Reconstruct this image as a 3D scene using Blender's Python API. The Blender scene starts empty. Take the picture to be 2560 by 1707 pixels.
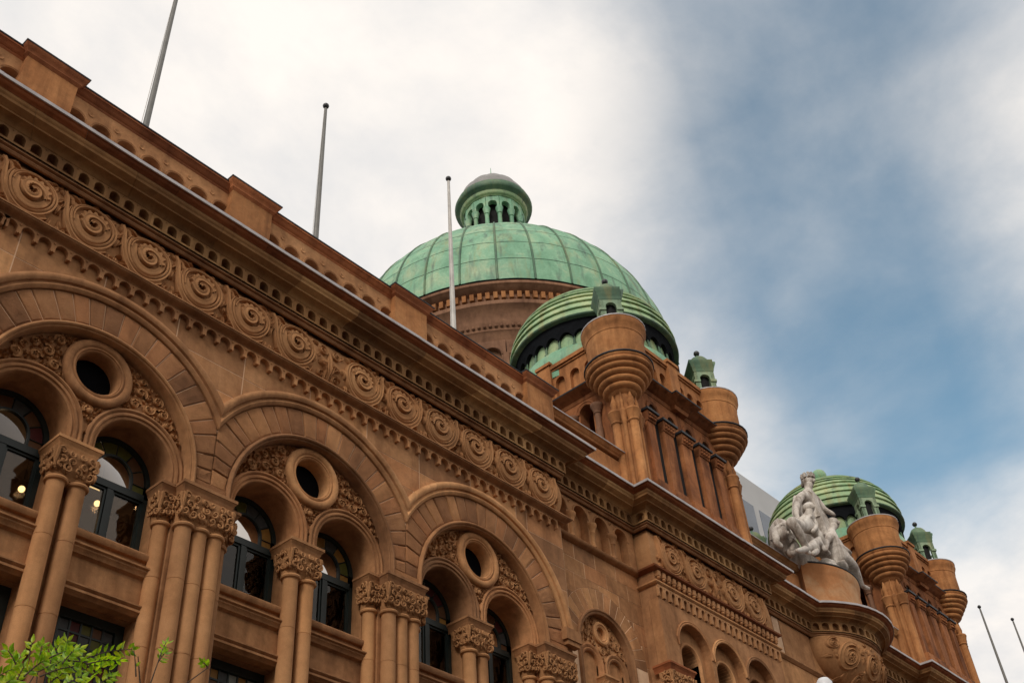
import bpy, bmesh, math, random
import numpy as np
from math import sin, cos, pi, radians, sqrt, acos, atan2
from mathutils import Vector, Matrix
from mathutils.geometry import tessellate_polygon

random.seed(11)
SC = bpy.context.scene
COL = SC.collection

# ------------------------------------------------------------------ camera
PITCH, YAW, ROLL, FPX = radians(40.5012), radians(50.9143), radians(-4.5624), 2780.3
CAM = Vector((0.0, 0.0, 1.6))
_f = Vector((sin(YAW)*cos(PITCH), cos(YAW)*cos(PITCH), sin(PITCH)))
_r = Vector((cos(YAW), -sin(YAW), 0.0))
_u = _r.cross(_f)
RIGHT = _r*cos(ROLL) + _u*sin(ROLL)
UP = -_r*sin(ROLL) + _u*cos(ROLL)
cd = bpy.data.cameras.new('camera')
cam = bpy.data.objects.new('camera', cd)
COL.objects.link(cam)
cd.sensor_width = 36.0
cd.lens = FPX/2560.0*36.0
cd.clip_start = 0.1
cd.clip_end = 3000.0
cam.matrix_world = Matrix(((RIGHT.x, UP.x, -_f.x, CAM.x), (RIGHT.y, UP.y, -_f.y, CAM.y),
                           (RIGHT.z, UP.z, -_f.z, CAM.z), (0, 0, 0, 1)))
SC.camera = cam


def ray(px, py):
    return RIGHT*(px-1280.0) - UP*(py-853.5) + _f*FPX


def on_y(px, py, Y):
    d = ray(px, py)
    return CAM + d*(Y/d.y)


# ------------------------------------------------------------------ world and sun
SUN_EL, SUN_AZ = radians(48), radians(-62)     # azimuth from +Y towards +X
w = bpy.data.worlds.new('World')
SC.world = w
w.use_nodes = True
N, L = w.node_tree.nodes, w.node_tree.links
N.clear()


def nd(tree, kind, **kw):
    n = tree.nodes.new(kind)
    for k, v in kw.items():
        if k in n.inputs:
            n.inputs[k].default_value = v
        else:
            setattr(n, k, v)
    return n


WT = w.node_tree
sky = nd(WT, 'ShaderNodeTexSky', sky_type='NISHITA', sun_disc=False, sun_elevation=SUN_EL,
         sun_rotation=SUN_AZ, altitude=20, air_density=1.0, dust_density=1.2, ozone_density=0.6)
geo = nd(WT, 'ShaderNodeTexCoord')
sep = nd(WT, 'ShaderNodeSeparateXYZ')
L.new(geo.outputs['Generated'], sep.inputs[0])


def wm(op, a, b=None, c=None):
    n = nd(WT, 'ShaderNodeMath', operation=op)
    for i, v in enumerate((a, b, c)):
        if v is None:
            continue
        if isinstance(v, (int, float)):
            n.inputs[i].default_value = v
        else:
            L.new(v, n.inputs[i])
    return n.outputs[0]


zc = wm('ADD', wm('MAXIMUM', sep.outputs[2], 0.0), 0.12)
cu = wm('DIVIDE', sep.outputs[0], zc)
cv = wm('DIVIDE', sep.outputs[1], zc)
comb = nd(WT, 'ShaderNodeCombineXYZ')
L.new(cu, comb.inputs[0]); L.new(cv, comb.inputs[1])
nz1 = nd(WT, 'ShaderNodeTexNoise', Scale=1.25, Detail=7.0, Roughness=0.5, Distortion=0.1)
nz2 = nd(WT, 'ShaderNodeTexNoise', Scale=3.0, Detail=9.0, Roughness=0.58, Distortion=0.15)
mp1 = nd(WT, 'ShaderNodeMapping'); mp1.inputs['Location'].default_value = (8.7, 4.4, 0.0)
mp2 = nd(WT, 'ShaderNodeMapping'); mp2.inputs['Location'].default_value = (9.1, 2.4, 4.0)
for m_, n_ in ((mp1, nz1), (mp2, nz2)):
    L.new(comb.outputs[0], m_.inputs[0]); L.new(m_.outputs[0], n_.inputs['Vector'])
# a long break in the cloud sheet: a band across the cloud layer
band = wm('ADD', wm('MULTIPLY', cu, -0.28), wm('MULTIPLY', cv, 0.96))          # distance across the break
along = wm('ADD', wm('MULTIPLY', cu, 0.96), wm('MULTIPLY', cv, 0.28))
dist = wm('ABSOLUTE', wm('ADD', wm('SUBTRACT', band, 0.02), wm('MULTIPLY', wm('MAXIMUM', wm('SUBTRACT', 0.85, along), 0.0), 0.15)))
gap = wm('ADD', wm('MULTIPLY', wm('MAXIMUM', wm('SUBTRACT', dist, 0.09), 0.0), 2.9), wm('ADD', wm('MULTIPLY', wm('MAXIMUM', wm('SUBTRACT', along, 1.38), 0.0), 1.6), wm('MULTIPLY', wm('MAXIMUM', wm('SUBTRACT', 0.74, along), 0.0), 1.5)))
cover = wm('ADD', wm('ADD', gap, wm('MULTIPLY', wm('SUBTRACT', nz1.outputs[0], 0.5), 1.1)), wm('MULTIPLY', wm('SUBTRACT', nz2.outputs[0], 0.5), 0.55))
mr = nd(WT, 'ShaderNodeMapRange', interpolation_type='SMOOTHSTEP')
mr.inputs['From Min'].default_value = -0.32
mr.inputs['From Max'].default_value = 0.72
L.new(cover, mr.inputs['Value'])
# cloud brightness: thick and thin
mr2 = nd(WT, 'ShaderNodeMapRange')
mr2.inputs['From Min'].default_value = 0.30; mr2.inputs['From Max'].default_value = 0.60
mr2.inputs['To Min'].default_value = 0.0; mr2.inputs['To Max'].default_value = 1.0
L.new(nz2.outputs[0], mr2.inputs['Value'])
cr = nd(WT, 'ShaderNodeMix', data_type='RGBA')
cr.inputs[6].default_value = (0.70, 0.71, 0.73, 1)
cr.inputs[7].default_value = (1.03, 0.965, 0.90, 1)
L.new(mr2.outputs[0], cr.inputs[0])
bg1 = nd(WT, 'ShaderNodeBackground', Strength=0.15)
tint = nd(WT, 'ShaderNodeMix', data_type='RGBA', blend_type='MULTIPLY')
tint.inputs[0].default_value = 1.0
tint.inputs[7].default_value = (1.0, 1.16, 1.0, 1)
L.new(sky.outputs[0], tint.inputs[6])
L.new(tint.outputs[2], bg1.inputs['Color'])
bg2 = nd(WT, 'ShaderNodeBackground', Strength=0.97)
L.new(cr.outputs[2], bg2.inputs['Color'])
mixw = nd(WT, 'ShaderNodeMixShader')
L.new(mr.outputs[0], mixw.inputs[0]); L.new(bg1.outputs[0], mixw.inputs[1]); L.new(bg2.outputs[0], mixw.inputs[2])
wo = nd(WT, 'ShaderNodeOutputWorld')
L.new(mixw.outputs[0], wo.inputs['Surface'])

sd = bpy.data.lights.new('sun', 'SUN')
sd.energy = 1.5
sd.angle = radians(18)
sd.color = (1.0, 0.93, 0.84)
sun = bpy.data.objects.new('sun', sd)
COL.objects.link(sun)
# soft sun through the cloud, from the left along the street
sun_dir = Vector((-0.80, -0.34, 0.62)).normalized()
sun.rotation_euler = sun_dir.to_track_quat('Z', 'Y').to_euler()
sky.sun_elevation = math.asin(sun_dir.z)
sky.sun_rotation = atan2(sun_dir.x, sun_dir.y)

SC.view_settings.view_transform = 'Standard'
SC.view_settings.look = 'None'
SC.view_settings.exposure = 0.08
SC.view_settings.gamma = 1.0
SC.view_settings.use_curve_mapping = False
SC.render.engine = 'CYCLES'
SC.cycles.max_bounces = 6
SC.cycles.transparent_max_bounces = 12

# ------------------------------------------------------------------ materials


def mat(name):
    m = bpy.data.materials.new(name)
    m.use_nodes = True
    t = m.node_tree
    t.nodes.clear()
    o = nd(t, 'ShaderNodeOutputMaterial')
    b = nd(t, 'ShaderNodeBsdfPrincipled')
    t.links.new(b.outputs[0], o.inputs[0])
    return m, t, b, o


def ramp(t, src, stops):
    r = nd(t, 'ShaderNodeValToRGB')
    el = r.color_ramp.elements
    while len(el) < len(stops):
        el.new(0.5)
    for e, (p, c) in zip(el, stops):
        e.position = p
        e.color = (*c, 1) if len(c) == 3 else c
    t.links.new(src, r.inputs[0])
    return r.outputs[0]


def mixc(t, kind, fac, a, b):
    n = nd(t, 'ShaderNodeMix', data_type='RGBA', blend_type=kind)
    for i, v in ((0, fac), (6, a), (7, b)):
        if isinstance(v, (int, float)):
            n.inputs[i].default_value = v
        elif isinstance(v, tuple):
            n.inputs[i].default_value = (*v, 1)
        else:
            t.links.new(v, n.inputs[i])
    return n.outputs[2]


def noise(t, vec, scale, detail=5, rough=0.6, dist=0.0, stretch=None):
    n = nd(t, 'ShaderNodeTexNoise', Scale=scale, Detail=detail, Roughness=rough, Distortion=dist)
    if stretch:
        mp = nd(t, 'ShaderNodeMapping')
        mp.inputs['Scale'].default_value = stretch
        t.links.new(vec, mp.inputs[0])
        vec = mp.outputs[0]
    t.links.new(vec, n.inputs['Vector'])
    return n.outputs[0]


def stone(name, tones, patch=0.5, rnd=0.5, bump=0.25, stain=0.35, rough=0.9, drums=False, pale=False):
    """weathered sandstone: tones = (dark, mid, light)"""
    m, t, b, o = mat(name)
    g = nd(t, 'ShaderNodeNewGeometry')
    pos = g.outputs['Position']
    oi = nd(t, 'ShaderNodeObjectInfo')
    n1 = noise(t, pos, 0.9, 6, 0.62, 0.6)
    n2 = noise(t, pos, 7.0, 6, 0.65)
    n3 = noise(t, pos, 60.0, 4, 0.7)
    base = ramp(t, n1, [(0.28, tones[0]), (0.5, tones[1]), (0.74, tones[2])])
    c = mixc(t, 'OVERLAY', 0.35*patch, base, ramp(t, n2, [(0.3, (0.25,)*3), (0.7, (0.75,)*3)]))
    c = mixc(t, 'OVERLAY', 0.25, c, ramp(t, n3, [(0.3, (0.3,)*3), (0.7, (0.7,)*3)]))
    # each stone has its own tone
    rr = ramp(t, oi.outputs['Random'], [(0.0, (0.66, 0.64, 0.67)), (0.3, (0.92, 0.88, 0.86)), (0.6, (1.04, 1.04, 1.04)), (0.8, (1.12, 1.0, 0.95)), (0.9, (1.28, 1.28, 1.24)), (1.0, (1.42, 1.44, 1.42))])
    if pale:
        rr = ramp(t, oi.outputs['Random'], [(0.0, (0.74, 0.70, 0.70)), (0.45, (1.0, 0.96, 0.92)), (0.72, (1.08, 1.02, 0.95)), (0.76, (1.38, 1.42, 1.40)), (1.0, (1.62, 1.70, 1.72))])
    c = mixc(t, 'MULTIPLY', rnd, c, rr)
    if drums:   # columns are stacked from drums of differing stone
        sx = nd(t, 'ShaderNodeSeparateXYZ')
        t.links.new(pos, sx.inputs[0])
        fl = nd(t, 'ShaderNodeMath', operation='MULTIPLY_ADD')
        t.links.new(sx.outputs[2], fl.inputs[0]); fl.inputs[1].default_value = 0.77; fl.inputs[2].default_value = 0.19
        fo = nd(t, 'ShaderNodeMath', operation='FLOOR')
        t.links.new(fl.outputs[0], fo.inputs[0])
        cb = nd(t, 'ShaderNodeCombineXYZ')
        t.links.new(fo.outputs[0], cb.inputs[0]); t.links.new(oi.outputs['Random'], cb.inputs[1])
        wn_ = nd(t, 'ShaderNodeTexWhiteNoise', noise_dimensions='2D')
        t.links.new(cb.outputs[0], wn_.inputs['Vector'])
        c = mixc(t, 'MULTIPLY', 0.8, c, ramp(t, wn_.outputs['Value'], [(0, (0.82, 0.78, 0.76)), (0.5, (1, 0.98, 0.96)), (1, (1.12, 1.08, 1.02))]))
    # soot and water streaks, drawn out downwards
    n4 = noise(t, pos, 1.0, 5, 0.6, 0.3, (2.6, 2.6, 0.35))
    st = ramp(t, n4, [(0.47, (1, 1, 1)), (0.66, (0.40, 0.35, 0.32))])
    c = mixc(t, 'MULTIPLY', stain, c, st)
    t.links.new(c, b.inputs['Base Color'])
    b.inputs['Roughness'].default_value = rough
    b.inputs['Specular IOR Level'].default_value = 0.25
    bp = nd(t, 'ShaderNodeBump', Strength=bump, Distance=0.03)
    hh = nd(t, 'ShaderNodeMath', operation='ADD')
    t.links.new(n2, hh.inputs[0]); t.links.new(n3, hh.inputs[1])
    t.links.new(hh.outputs[0], bp.inputs['Height'])
    t.links.new(bp.outputs[0], b.inputs['Normal'])
    return m


def simple(name, col, rough=0.6, metal=0.0, var=0.25, scale=6.0, bump=0.0, spec=0.4, rnd=0.0):
    m, t, b, o = mat(name)
    g = nd(t, 'ShaderNodeNewGeometry')
    n1 = noise(t, g.outputs['Position'], scale, 6, 0.6, 0.4)
    c = mixc(t, 'MULTIPLY', 1.0, col, ramp(t, n1, [(0.25, (1-var,)*3), (0.75, (1+var*0.6,)*3)]))
    if rnd:
        oi = nd(t, 'ShaderNodeObjectInfo')
        c = mixc(t, 'MULTIPLY', rnd, c, ramp(t, oi.outputs['Random'], [(0, (0.6,)*3), (1, (1.35,)*3)]))
    t.links.new(c, b.inputs['Base Color'])
    b.inputs['Roughness'].default_value = rough
    b.inputs['Metallic'].default_value = metal
    b.inputs['Specular IOR Level'].default_value = spec
    if bump:
        bp = nd(t, 'ShaderNodeBump', Strength=bump, Distance=0.02)
        t.links.new(n1, bp.inputs['Height'])
        t.links.new(bp.outputs[0], b.inputs['Normal'])
    return m


def copper(name, a, bcol, c3, rust=0.5):
    m, t, b, o = mat(name)
    g = nd(t, 'ShaderNodeNewGeometry')
    pos = g.outputs['Position']
    oi = nd(t, 'ShaderNodeObjectInfo')
    n1 = noise(t, pos, 0.8, 6, 0.6, 0.5)
    n2 = noise(t, pos, 9.0, 5, 0.65)
    c = ramp(t, n1, [(0.3, a), (0.52, bcol), (0.72, c3)])
    c = mixc(t, 'OVERLAY', 0.3, c, ramp(t, n2, [(0.3, (0.3,)*3), (0.7, (0.7,)*3)]))
    n3 = noise(t, pos, 1.0, 6, 0.65, 0.2, (1.7, 1.7, 0.22))
    c = mixc(t, 'MIX', ramp(t, n3, [(0.52, (0, 0, 0)), (0.72, (rust,)*3)]), c, (0.30, 0.24, 0.085))
    n4 = noise(t, pos, 1.0, 5, 0.6, 0.2, (2.4, 2.4, 0.3))
    c = mixc(t, 'MIX', ramp(t, n4, [(0.54, (0, 0, 0)), (0.72, (0.75,)*3)]), c, (0.075, 0.10, 0.09))
    c = mixc(t, 'MULTIPLY', 0.5, c, ramp(t, oi.outputs['Random'], [(0, (0.78, 0.82, 0.8)), (1, (1.15, 1.12, 1.05))]))
    t.links.new(c, b.inputs['Base Color'])
    b.inputs['Roughness'].default_value = 0.62
    b.inputs['Specular IOR Level'].default_value = 0.4
    bp = nd(t, 'ShaderNodeBump', Strength=0.25, Distance=0.04)
    t.links.new(noise(t, pos, 2.5, 4, 0.6), bp.inputs['Height'])
    t.links.new(bp.outputs[0], b.inputs['Normal'])
    return m


def glass(name, tint, refl=0.5):
    m = bpy.data.materials.new(name)
    m.use_nodes = True
    t = m.node_tree
    t.nodes.clear()
    o = nd(t, 'ShaderNodeOutputMaterial')
    tr = nd(t, 'ShaderNodeBsdfTransparent')
    tr.inputs[0].default_value = (*tint, 1)
    gl = nd(t, 'ShaderNodeBsdfGlossy', Roughness=0.02)
    gl.inputs[0].default_value = (0.55, 0.52, 0.49, 1)
    g = nd(t, 'ShaderNodeNewGeometry')
    bp = nd(t, 'ShaderNodeBump', Strength=0.06, Distance=0.05)
    t.links.new(noise(t, g.outputs['Position'], 1.6, 2, 0.5), bp.inputs['Height'])
    t.links.new(bp.outputs[0], gl.inputs['Normal'])
    fr = nd(t, 'ShaderNodeFresnel', IOR=1.5)
    mu = nd(t, 'ShaderNodeMath', operation='MULTIPLY_ADD')
    t.links.new(fr.outputs[0], mu.inputs[0])
    mu.inputs[1].default_value = 1.0
    mu.inputs[2].default_value = refl
    mx = nd(t, 'ShaderNodeMixShader')
    t.links.new(mu.outputs[0], mx.inputs[0])
    t.links.new(tr.outputs[0], mx.inputs[1]); t.links.new(gl.outputs[0], mx.inputs[2])
    t.links.new(mx.outputs[0], o.inputs[0])
    return m


def emit(name, col, strength):
    m = bpy.data.materials.new(name)
    m.use_nodes = True
    t = m.node_tree
    t.nodes.clear()
    o = nd(t, 'ShaderNodeOutputMaterial')
    e = nd(t, 'ShaderNodeEmission', Strength=strength)
    e.inputs[0].default_value = (*col, 1)
    t.links.new(e.outputs[0], o.inputs[0])
    return m


MT = {}
MT['stone'] = stone('sandstone', ((0.27, 0.127, 0.054), (0.40, 0.200, 0.088), (0.50, 0.266, 0.125)), rnd=0.95, stain=0.5, patch=0.9)
MT['shaft'] = stone('sandstone_shaft', ((0.37, 0.182, 0.080), (0.47, 0.243, 0.108), (0.54, 0.29, 0.138)), stain=0.3, drums=True)
MT['carved'] = stone('sandstone_carved', ((0.30, 0.145, 0.060), (0.42, 0.21, 0.090), (0.50, 0.262, 0.118)), bump=0.4, stain=0.15, rnd=0.3)
MT['rough'] = stone('sandstone_rockface', ((0.25, 0.115, 0.050), (0.36, 0.170, 0.074), (0.46, 0.232, 0.106)), bump=1.0, rnd=0.95, stain=0.2)
MT['soffit'] = stone('sandstone_cornice', pale=True, tones= ((0.20, 0.105, 0.044), (0.30, 0.16, 0.067), (0.40, 0.225, 0.10)), rnd=1.0, stain=0.4)
MT['fascia'] = stone('sandstone_red_fascia', ((0.19, 0.058, 0.022), (0.29, 0.098, 0.038), (0.38, 0.145, 0.06)), rnd=0.7, stain=0.5)
MT['orange'] = stone('sandstone_orange', ((0.24, 0.102, 0.038), (0.37, 0.16, 0.058), (0.46, 0.222, 0.088)), stain=0.6, rnd=0.4, patch=0.9)
MT['tower'] = stone('sandstone_tower', ((0.17, 0.062, 0.024), (0.29, 0.110, 0.041), (0.38, 0.158, 0.062)), stain=0.9, rnd=0.6, patch=0.9)
MT['drum'] = stone('sandstone_brown_drum', ((0.15, 0.075, 0.045), (0.22, 0.115, 0.068), (0.29, 0.155, 0.09)), stain=0.5, rnd=0.4)
MT['mortar'] = stone('pale_mortar', ((0.62, 0.40, 0.25), (0.70, 0.47, 0.30), (0.76, 0.53, 0.36)), stain=0.2, bump=0.1)
MT['lead'] = simple('lead_flashing', (0.46, 0.43, 0.43), 0.5, 0.2, 0.3, 3.0)
MT['darklead'] = simple('dark_lead', (0.02, 0.021, 0.025), 0.55, 0.2, 0.3, 3.0)
MT['soot_shade'] = simple('soot_and_arch_shade', (0.012, 0.013, 0.015), 0.95, 0, 0.3, 4.0, spec=0.0)  # near-black for soot together with the shade of the drum arches
MT['copper'] = copper('verdigris_copper', (0.13, 0.30, 0.185), (0.21, 0.41, 0.265), (0.38, 0.49, 0.31))
MT['copper2'] = copper('verdigris_copper_bands', (0.18, 0.33, 0.18), (0.31, 0.44, 0.24), (0.48, 0.52, 0.28), 0.8)
MT['copper3'] = copper('verdigris_copper_dull', (0.045, 0.10, 0.065), (0.09, 0.17, 0.105), (0.18, 0.25, 0.14), 0.5)
MT['copper4'] = copper('verdigris_copper_grey', (0.13, 0.21, 0.14), (0.22, 0.31, 0.20), (0.34, 0.40, 0.25), 0.5)
MT['greylead'] = simple('grey_lead_sheet', (0.27, 0.26, 0.25), 0.55, 0.1, 0.3, 2.0)
MT['frame'] = simple('dark_green_joinery', (0.018, 0.028, 0.026), 0.45, 0, 0.3, 4.0)
MT['void'] = simple('dark_interior', (0.012, 0.011, 0.011), 0.9, 0, 0.3, 2.0)
MT['inside'] = simple('interior_plaster', (0.30, 0.24, 0.19), 0.8, 0, 0.3, 1.0)
MT['inside2'] = simple('interior_timber', (0.14, 0.085, 0.05), 0.6, 0, 0.4, 2.0)
MT['glass'] = glass('window_glass', (0.55, 0.50, 0.44), 0.03)
MT['darkglass'] = glass('dark_glass', (0.10, 0.10, 0.10), 0.02)
MT['smokedglass'] = simple('smoked_glass', (0.006, 0.006, 0.007), 0.9, 0, 0.2, 3.0, spec=0.0)
for nm, c in (('amber', (0.32, 0.17, 0.045)), ('lime', (0.23, 0.34, 0.04)), ('grey', (0.24, 0.26, 0.23)), ('maroon', (0.10, 0.028, 0.026)), ('brown', (0.14, 0.07, 0.035)), ('olive', (0.12, 0.12, 0.03)), ('slate', (0.08, 0.085, 0.085))):
    MT['g_'+nm] = simple('stained_glass_'+nm, c, 0.4, 0, 0.25, 9.0, spec=0.12)
MT['marble'] = stone('weathered_marble', ((0.24, 0.20, 0.16), (0.66, 0.60, 0.53), (0.85, 0.81, 0.75)), patch=1.0, stain=0.9, rnd=0.15, bump=0.9, rough=0.6)
MT['pole'] = simple('pole_paint', (0.52, 0.49, 0.45), 0.4, 0, 0.3, 2.5)
MT['polegrey'] = simple('pole_backlit', (0.17, 0.165, 0.15), 0.5, 0, 0.3, 2.5)  # darker copy of the pole paint: backlit silhouette put into the colour
MT['poledark'] = simple('pole_ball_dark', (0.03, 0.03, 0.032), 0.4, 0, 0.2, 5)
MT['concrete'] = simple('pale_panel', (0.46, 0.46, 0.455), 0.7, 0, 0.1, 0.2)
MT['bluegrey'] = simple('tinted_window', (0.12, 0.145, 0.18), 0.15, 0, 0.2, 0.3)
MT['opposite'] = simple('opposite_render', (0.34, 0.29, 0.24), 0.8, 0, 0.2, 0.4)
MT['asphalt'] = simple('asphalt', (0.05, 0.05, 0.052), 0.9, 0, 0.35, 20, 0.4)
MT['paving'] = simple('paving', (0.20, 0.18, 0.16), 0.85, 0, 0.25, 6, 0.2)
MT['white'] = simple('white_paint', (0.75, 0.76, 0.78), 0.35, 0, 0.1, 4)
MT['bark'] = simple('bark', (0.09, 0.06, 0.04), 0.9, 0, 0.4, 30, 0.5)
MT['bulb'] = emit('warm_bulb', (1.0, 0.72, 0.36), 9.0)
MT['tubeon'] = emit('warm_strip', (1.0, 0.80, 0.42), 4.0)


def leafmat():
    m, t, b, o = mat('leaf')
    g = nd(t, 'ShaderNodeNewGeometry')
    n = noise(t, g.outputs['Position'], 14.0, 3, 0.6)
    c = ramp(t, n, [(0.3, (0.12, 0.26, 0.010)), (0.48, (0.28, 0.50, 0.015)), (0.64, (0.58, 0.70, 0.03))])
    t.links.new(c, b.inputs['Base Color'])
    b.inputs['Roughness'].default_value = 0.42
    tl = nd(t, 'ShaderNodeBsdfTranslucent')
    c2 = mixc(t, 'MULTIPLY', 1.0, c, (1.6, 1.7, 0.8))
    t.links.new(c2, tl.inputs[0])
    mx = nd(t, 'ShaderNodeMixShader', Fac=0.45)
    t.links.new(b.outputs[0], mx.inputs[1]); t.links.new(tl.outputs[0], mx.inputs[2])
    t.links.new(mx.outputs[0], o.inputs[0])
    return m


MT['leaf'] = leafmat()

# ------------------------------------------------------------------ mesh helpers


class MB:
    def __init__(s):
        s.v, s.f = [], []

    def add(s, vs, fs):
        o = len(s.v)
        s.v += [tuple(p) for p in vs]
        s.f += [tuple(i+o for i in q) for q in fs]
        return s

    def box(s, x0, x1, y0, y1, z0, z1):
        return s.add([(x0, y0, z0), (x1, y0, z0), (x1, y1, z0), (x0, y1, z0), (x0, y0, z1), (x1, y0, z1), (x1, y1, z1), (x0, y1, z1)],
                     [(0, 1, 2, 3), (7, 6, 5, 4), (0, 4, 5, 1), (1, 5, 6, 2), (2, 6, 7, 3), (3, 7, 4, 0)])

    def grid(s, rows, close_row=False, close_col=False, cap=False):
        """rows: list of equal lists of points"""
        nr, nc = len(rows), len(rows[0])
        vs = [p for r in rows for p in r]
        fs = []
        for i in range(nr if close_col else nr-1):
            for j in range(nc if close_row else nc-1):
                a, b2 = i*nc+j, i*nc+(j+1) % nc
                c, d = ((i+1) % nr)*nc+(j+1) % nc, ((i+1) % nr)*nc+j
                fs.append((a, b2, c, d))
        if cap:
            fs.append(tuple(range(nc))[::-1])
            fs.append(tuple((nr-1)*nc+j for j in range(nc)))
        return s.add(vs, fs)

    def lathe(s, prof, cx, cy, n=24, a0=0.0, a1=2*pi):
        full = abs(a1-a0-2*pi) < 1e-6
        k = n if full else n+1
        rows = []
        for i in range(k):
            a = a0+(a1-a0)*i/n
            rows.append([(cx+r*cos(a), cy+r*sin(a), z) for r, z in prof])
        return s.grid(rows, close_col=full)

    def arc(s, prof, cx, cz, a0, a1, n=32, stilt=None):
        """profile (r, y) swept round (cx, cz) in the XZ plane; stilt carries both ends down to that z"""
        rows = []
        if stilt is not None:
            rows.append([(cx+r*cos(a0), y, stilt) for r, y in prof])
        for i in range(n+1):
            a = a0+(a1-a0)*i/n
            rows.append([(cx+r*cos(a), y, cz+r*sin(a)) for r, y in prof])
        if stilt is not None:
            rows.append([(cx+r*cos(a1), y, stilt) for r, y in prof])
        return s.grid(rows)

    def ring(s, prof, cx, cz, n=40):
        rows = [[(cx+r*cos(2*pi*i/n), y, cz+r*sin(2*pi*i/n)) for r, y in prof] for i in range(n)]
        return s.grid(rows, close_col=True)

    def plate(s, loops, y0, y1, back=False, rim=True):
        """flat slab in XZ from y0 (front) to y1; loops[0] outer, the rest holes"""
        ls = [[Vector((x, z, 0)) for x, z in lp] for lp in loops]
        tri = tessellate_polygon(ls)
        flat = [p for lp in loops for p in lp]
        s.add([(x, y0, z) for x, z in flat], [tuple(q) for q in tri])
        if back:
            s.add([(x, y1, z) for x, z in flat], [tuple(q) for q in tri])
        for lp in (loops if rim else loops[1:]):
            n = len(lp)
            s.add([(x, y0, z) for x, z in lp]+[(x, y1, z) for x, z in lp], [(i, (i+1) % n, n+(i+1) % n, n+i) for i in range(n)])
        return s

    def tube(s, pts, rad, n=6, cap=True):
        pts = [Vector(p) for p in pts]
        if not hasattr(rad, '__len__'):
            rad = [rad]*len(pts)
        rows = []
        up = Vector((0.013, -0.02, 1.0))
        pv = None
        for i, p in enumerate(pts):
            d = (pts[min(i+1, len(pts)-1)]-pts[max(i-1, 0)])
            d = d.normalized() if d.length > 1e-9 else Vector((0, 0, 1))
            if pv is None:
                pv = d.cross(up if abs(d.z) < 0.9 else Vector((1, 0, 0)))
            pv = pv-d*pv.dot(d)
            pv = pv.normalized() if pv.length > 1e-6 else d.orthogonal().normalized()
            q = d.cross(pv)
            rows.append([p+(pv*cos(2*pi*k/n)+q*sin(2*pi*k/n))*rad[i] for k in range(n)])
        return s.grid(rows, close_row=True, cap=cap)

    def ball(s, c, r, n=8, sq=(1, 1, 1)):
        rows = []
        for i in range(n+1):
            t = pi*i/n
            rr = max(sin(t), 0.001)
            rows.append([(c[0]+r*sq[0]*rr*cos(2*pi*k/(n+2)), c[1]+r*sq[1]*rr*sin(2*pi*k/(n+2)), c[2]+r*sq[2]*cos(t)) for k in range(n+2)])
        return s.grid(rows, close_row=True)

    def join(s, o, dx=0, dy=0, dz=0, sx=1):
        return s.add([(p[0]*sx+dx, p[1]+dy, p[2]+dz) for p in o.v], o.f)


def ob(name, mb, material, parent=None, smooth=35, loc=(0, 0, 0), rz=0.0):
    me = bpy.data.meshes.new(name)
    me.from_pydata(mb.v, [], mb.f)
    bm = bmesh.new()
    bm.from_mesh(me)
    bmesh.ops.recalc_face_normals(bm, faces=bm.faces)
    bm.to_mesh(me)
    bm.free()
    if smooth:
        me.shade_smooth()
        me.set_sharp_from_angle(angle=radians(smooth))
    me.materials.append(MT[material] if isinstance(material, str) else material)
    o = bpy.data.objects.new(name, me)
    o.location = loc
    o.rotation_euler = (0, 0, rz)
    o.parent = parent
    COL.objects.link(o)
    return o


def islands(name, mb, material, parent=None, smooth=0, loc=(0, 0, 0)):
    """a mesh made of separate boxes (8 vertices each): one object for each"""
    out = []
    for i in range(0, len(mb.v), 8):
        q = MB()
        q.v = mb.v[i:i+8]
        q.f = [tuple(k-i for k in f) for f in mb.f if i <= f[0] < i+8]
        out.append(ob(name, q, material, parent, smooth, loc))
    return out


def dup(o, parent=None, loc=None, rz=None, mirror=False):
    c = o.copy()
    COL.objects.link(c)
    c.parent = parent if parent is not None else o.parent
    if loc is not None:
        c.location = loc
    if rz is not None:
        c.rotation_euler = (0, 0, rz)
    if mirror:
        c.scale = (-1, 1, 1)
    return c


def dup_tree(o, parent, dx, cx=None):
    """copy a part and its sub-parts; shift by dx, or mirror about x = cx"""
    c = o.copy()
    COL.objects.link(c)
    c.parent = parent
    if cx is None:
        c.location = o.location+Vector((dx, 0, 0))
    else:
        c.location = (2*cx-o.location.x, o.location.y, o.location.z)
        c.scale = (-o.scale.x, o.scale.y, o.scale.z)
    for k in o.children:
        d = k.copy()
        COL.objects.link(d)
        d.parent = c
    return c


def empty(name, loc=(0, 0, 0)):
    o = bpy.data.objects.new(name, None)
    o.location = loc
    COL.objects.link(o)
    return o


def tag(o, label, cat, group=None):
    o['label'] = label
    o['category'] = cat
    if group:
        o['group'] = group
    return o


def struct(name, mb, m):
    o = ob(name, mb, m, None, smooth=0)
    o['kind'] = 'structure'
    return o


def mitre(path, d):
    """path offset outwards (to the right of travel) by d with mitred corners"""
    out = []
    n = len(path)
    for i, p in enumerate(path):
        ns = []
        for a, b2 in ((i-1, i), (i, i+1)):
            if a < 0 or b2 >= n:
                continue
            dx, dy = path[b2][0]-path[a][0], path[b2][1]-path[a][1]
            l = math.hypot(dx, dy)
            ns.append((dy/l, -dx/l))
        if len(ns) == 1:
            o = ns[0]
        else:
            k = 1+ns[0][0]*ns[1][0]+ns[0][1]*ns[1][1]
            o = ((ns[0][0]+ns[1][0])/k, (ns[0][1]+ns[1][1])/k)
        out.append((p[0]+o[0]*d, p[1]+o[1]*d))
    return out


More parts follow.
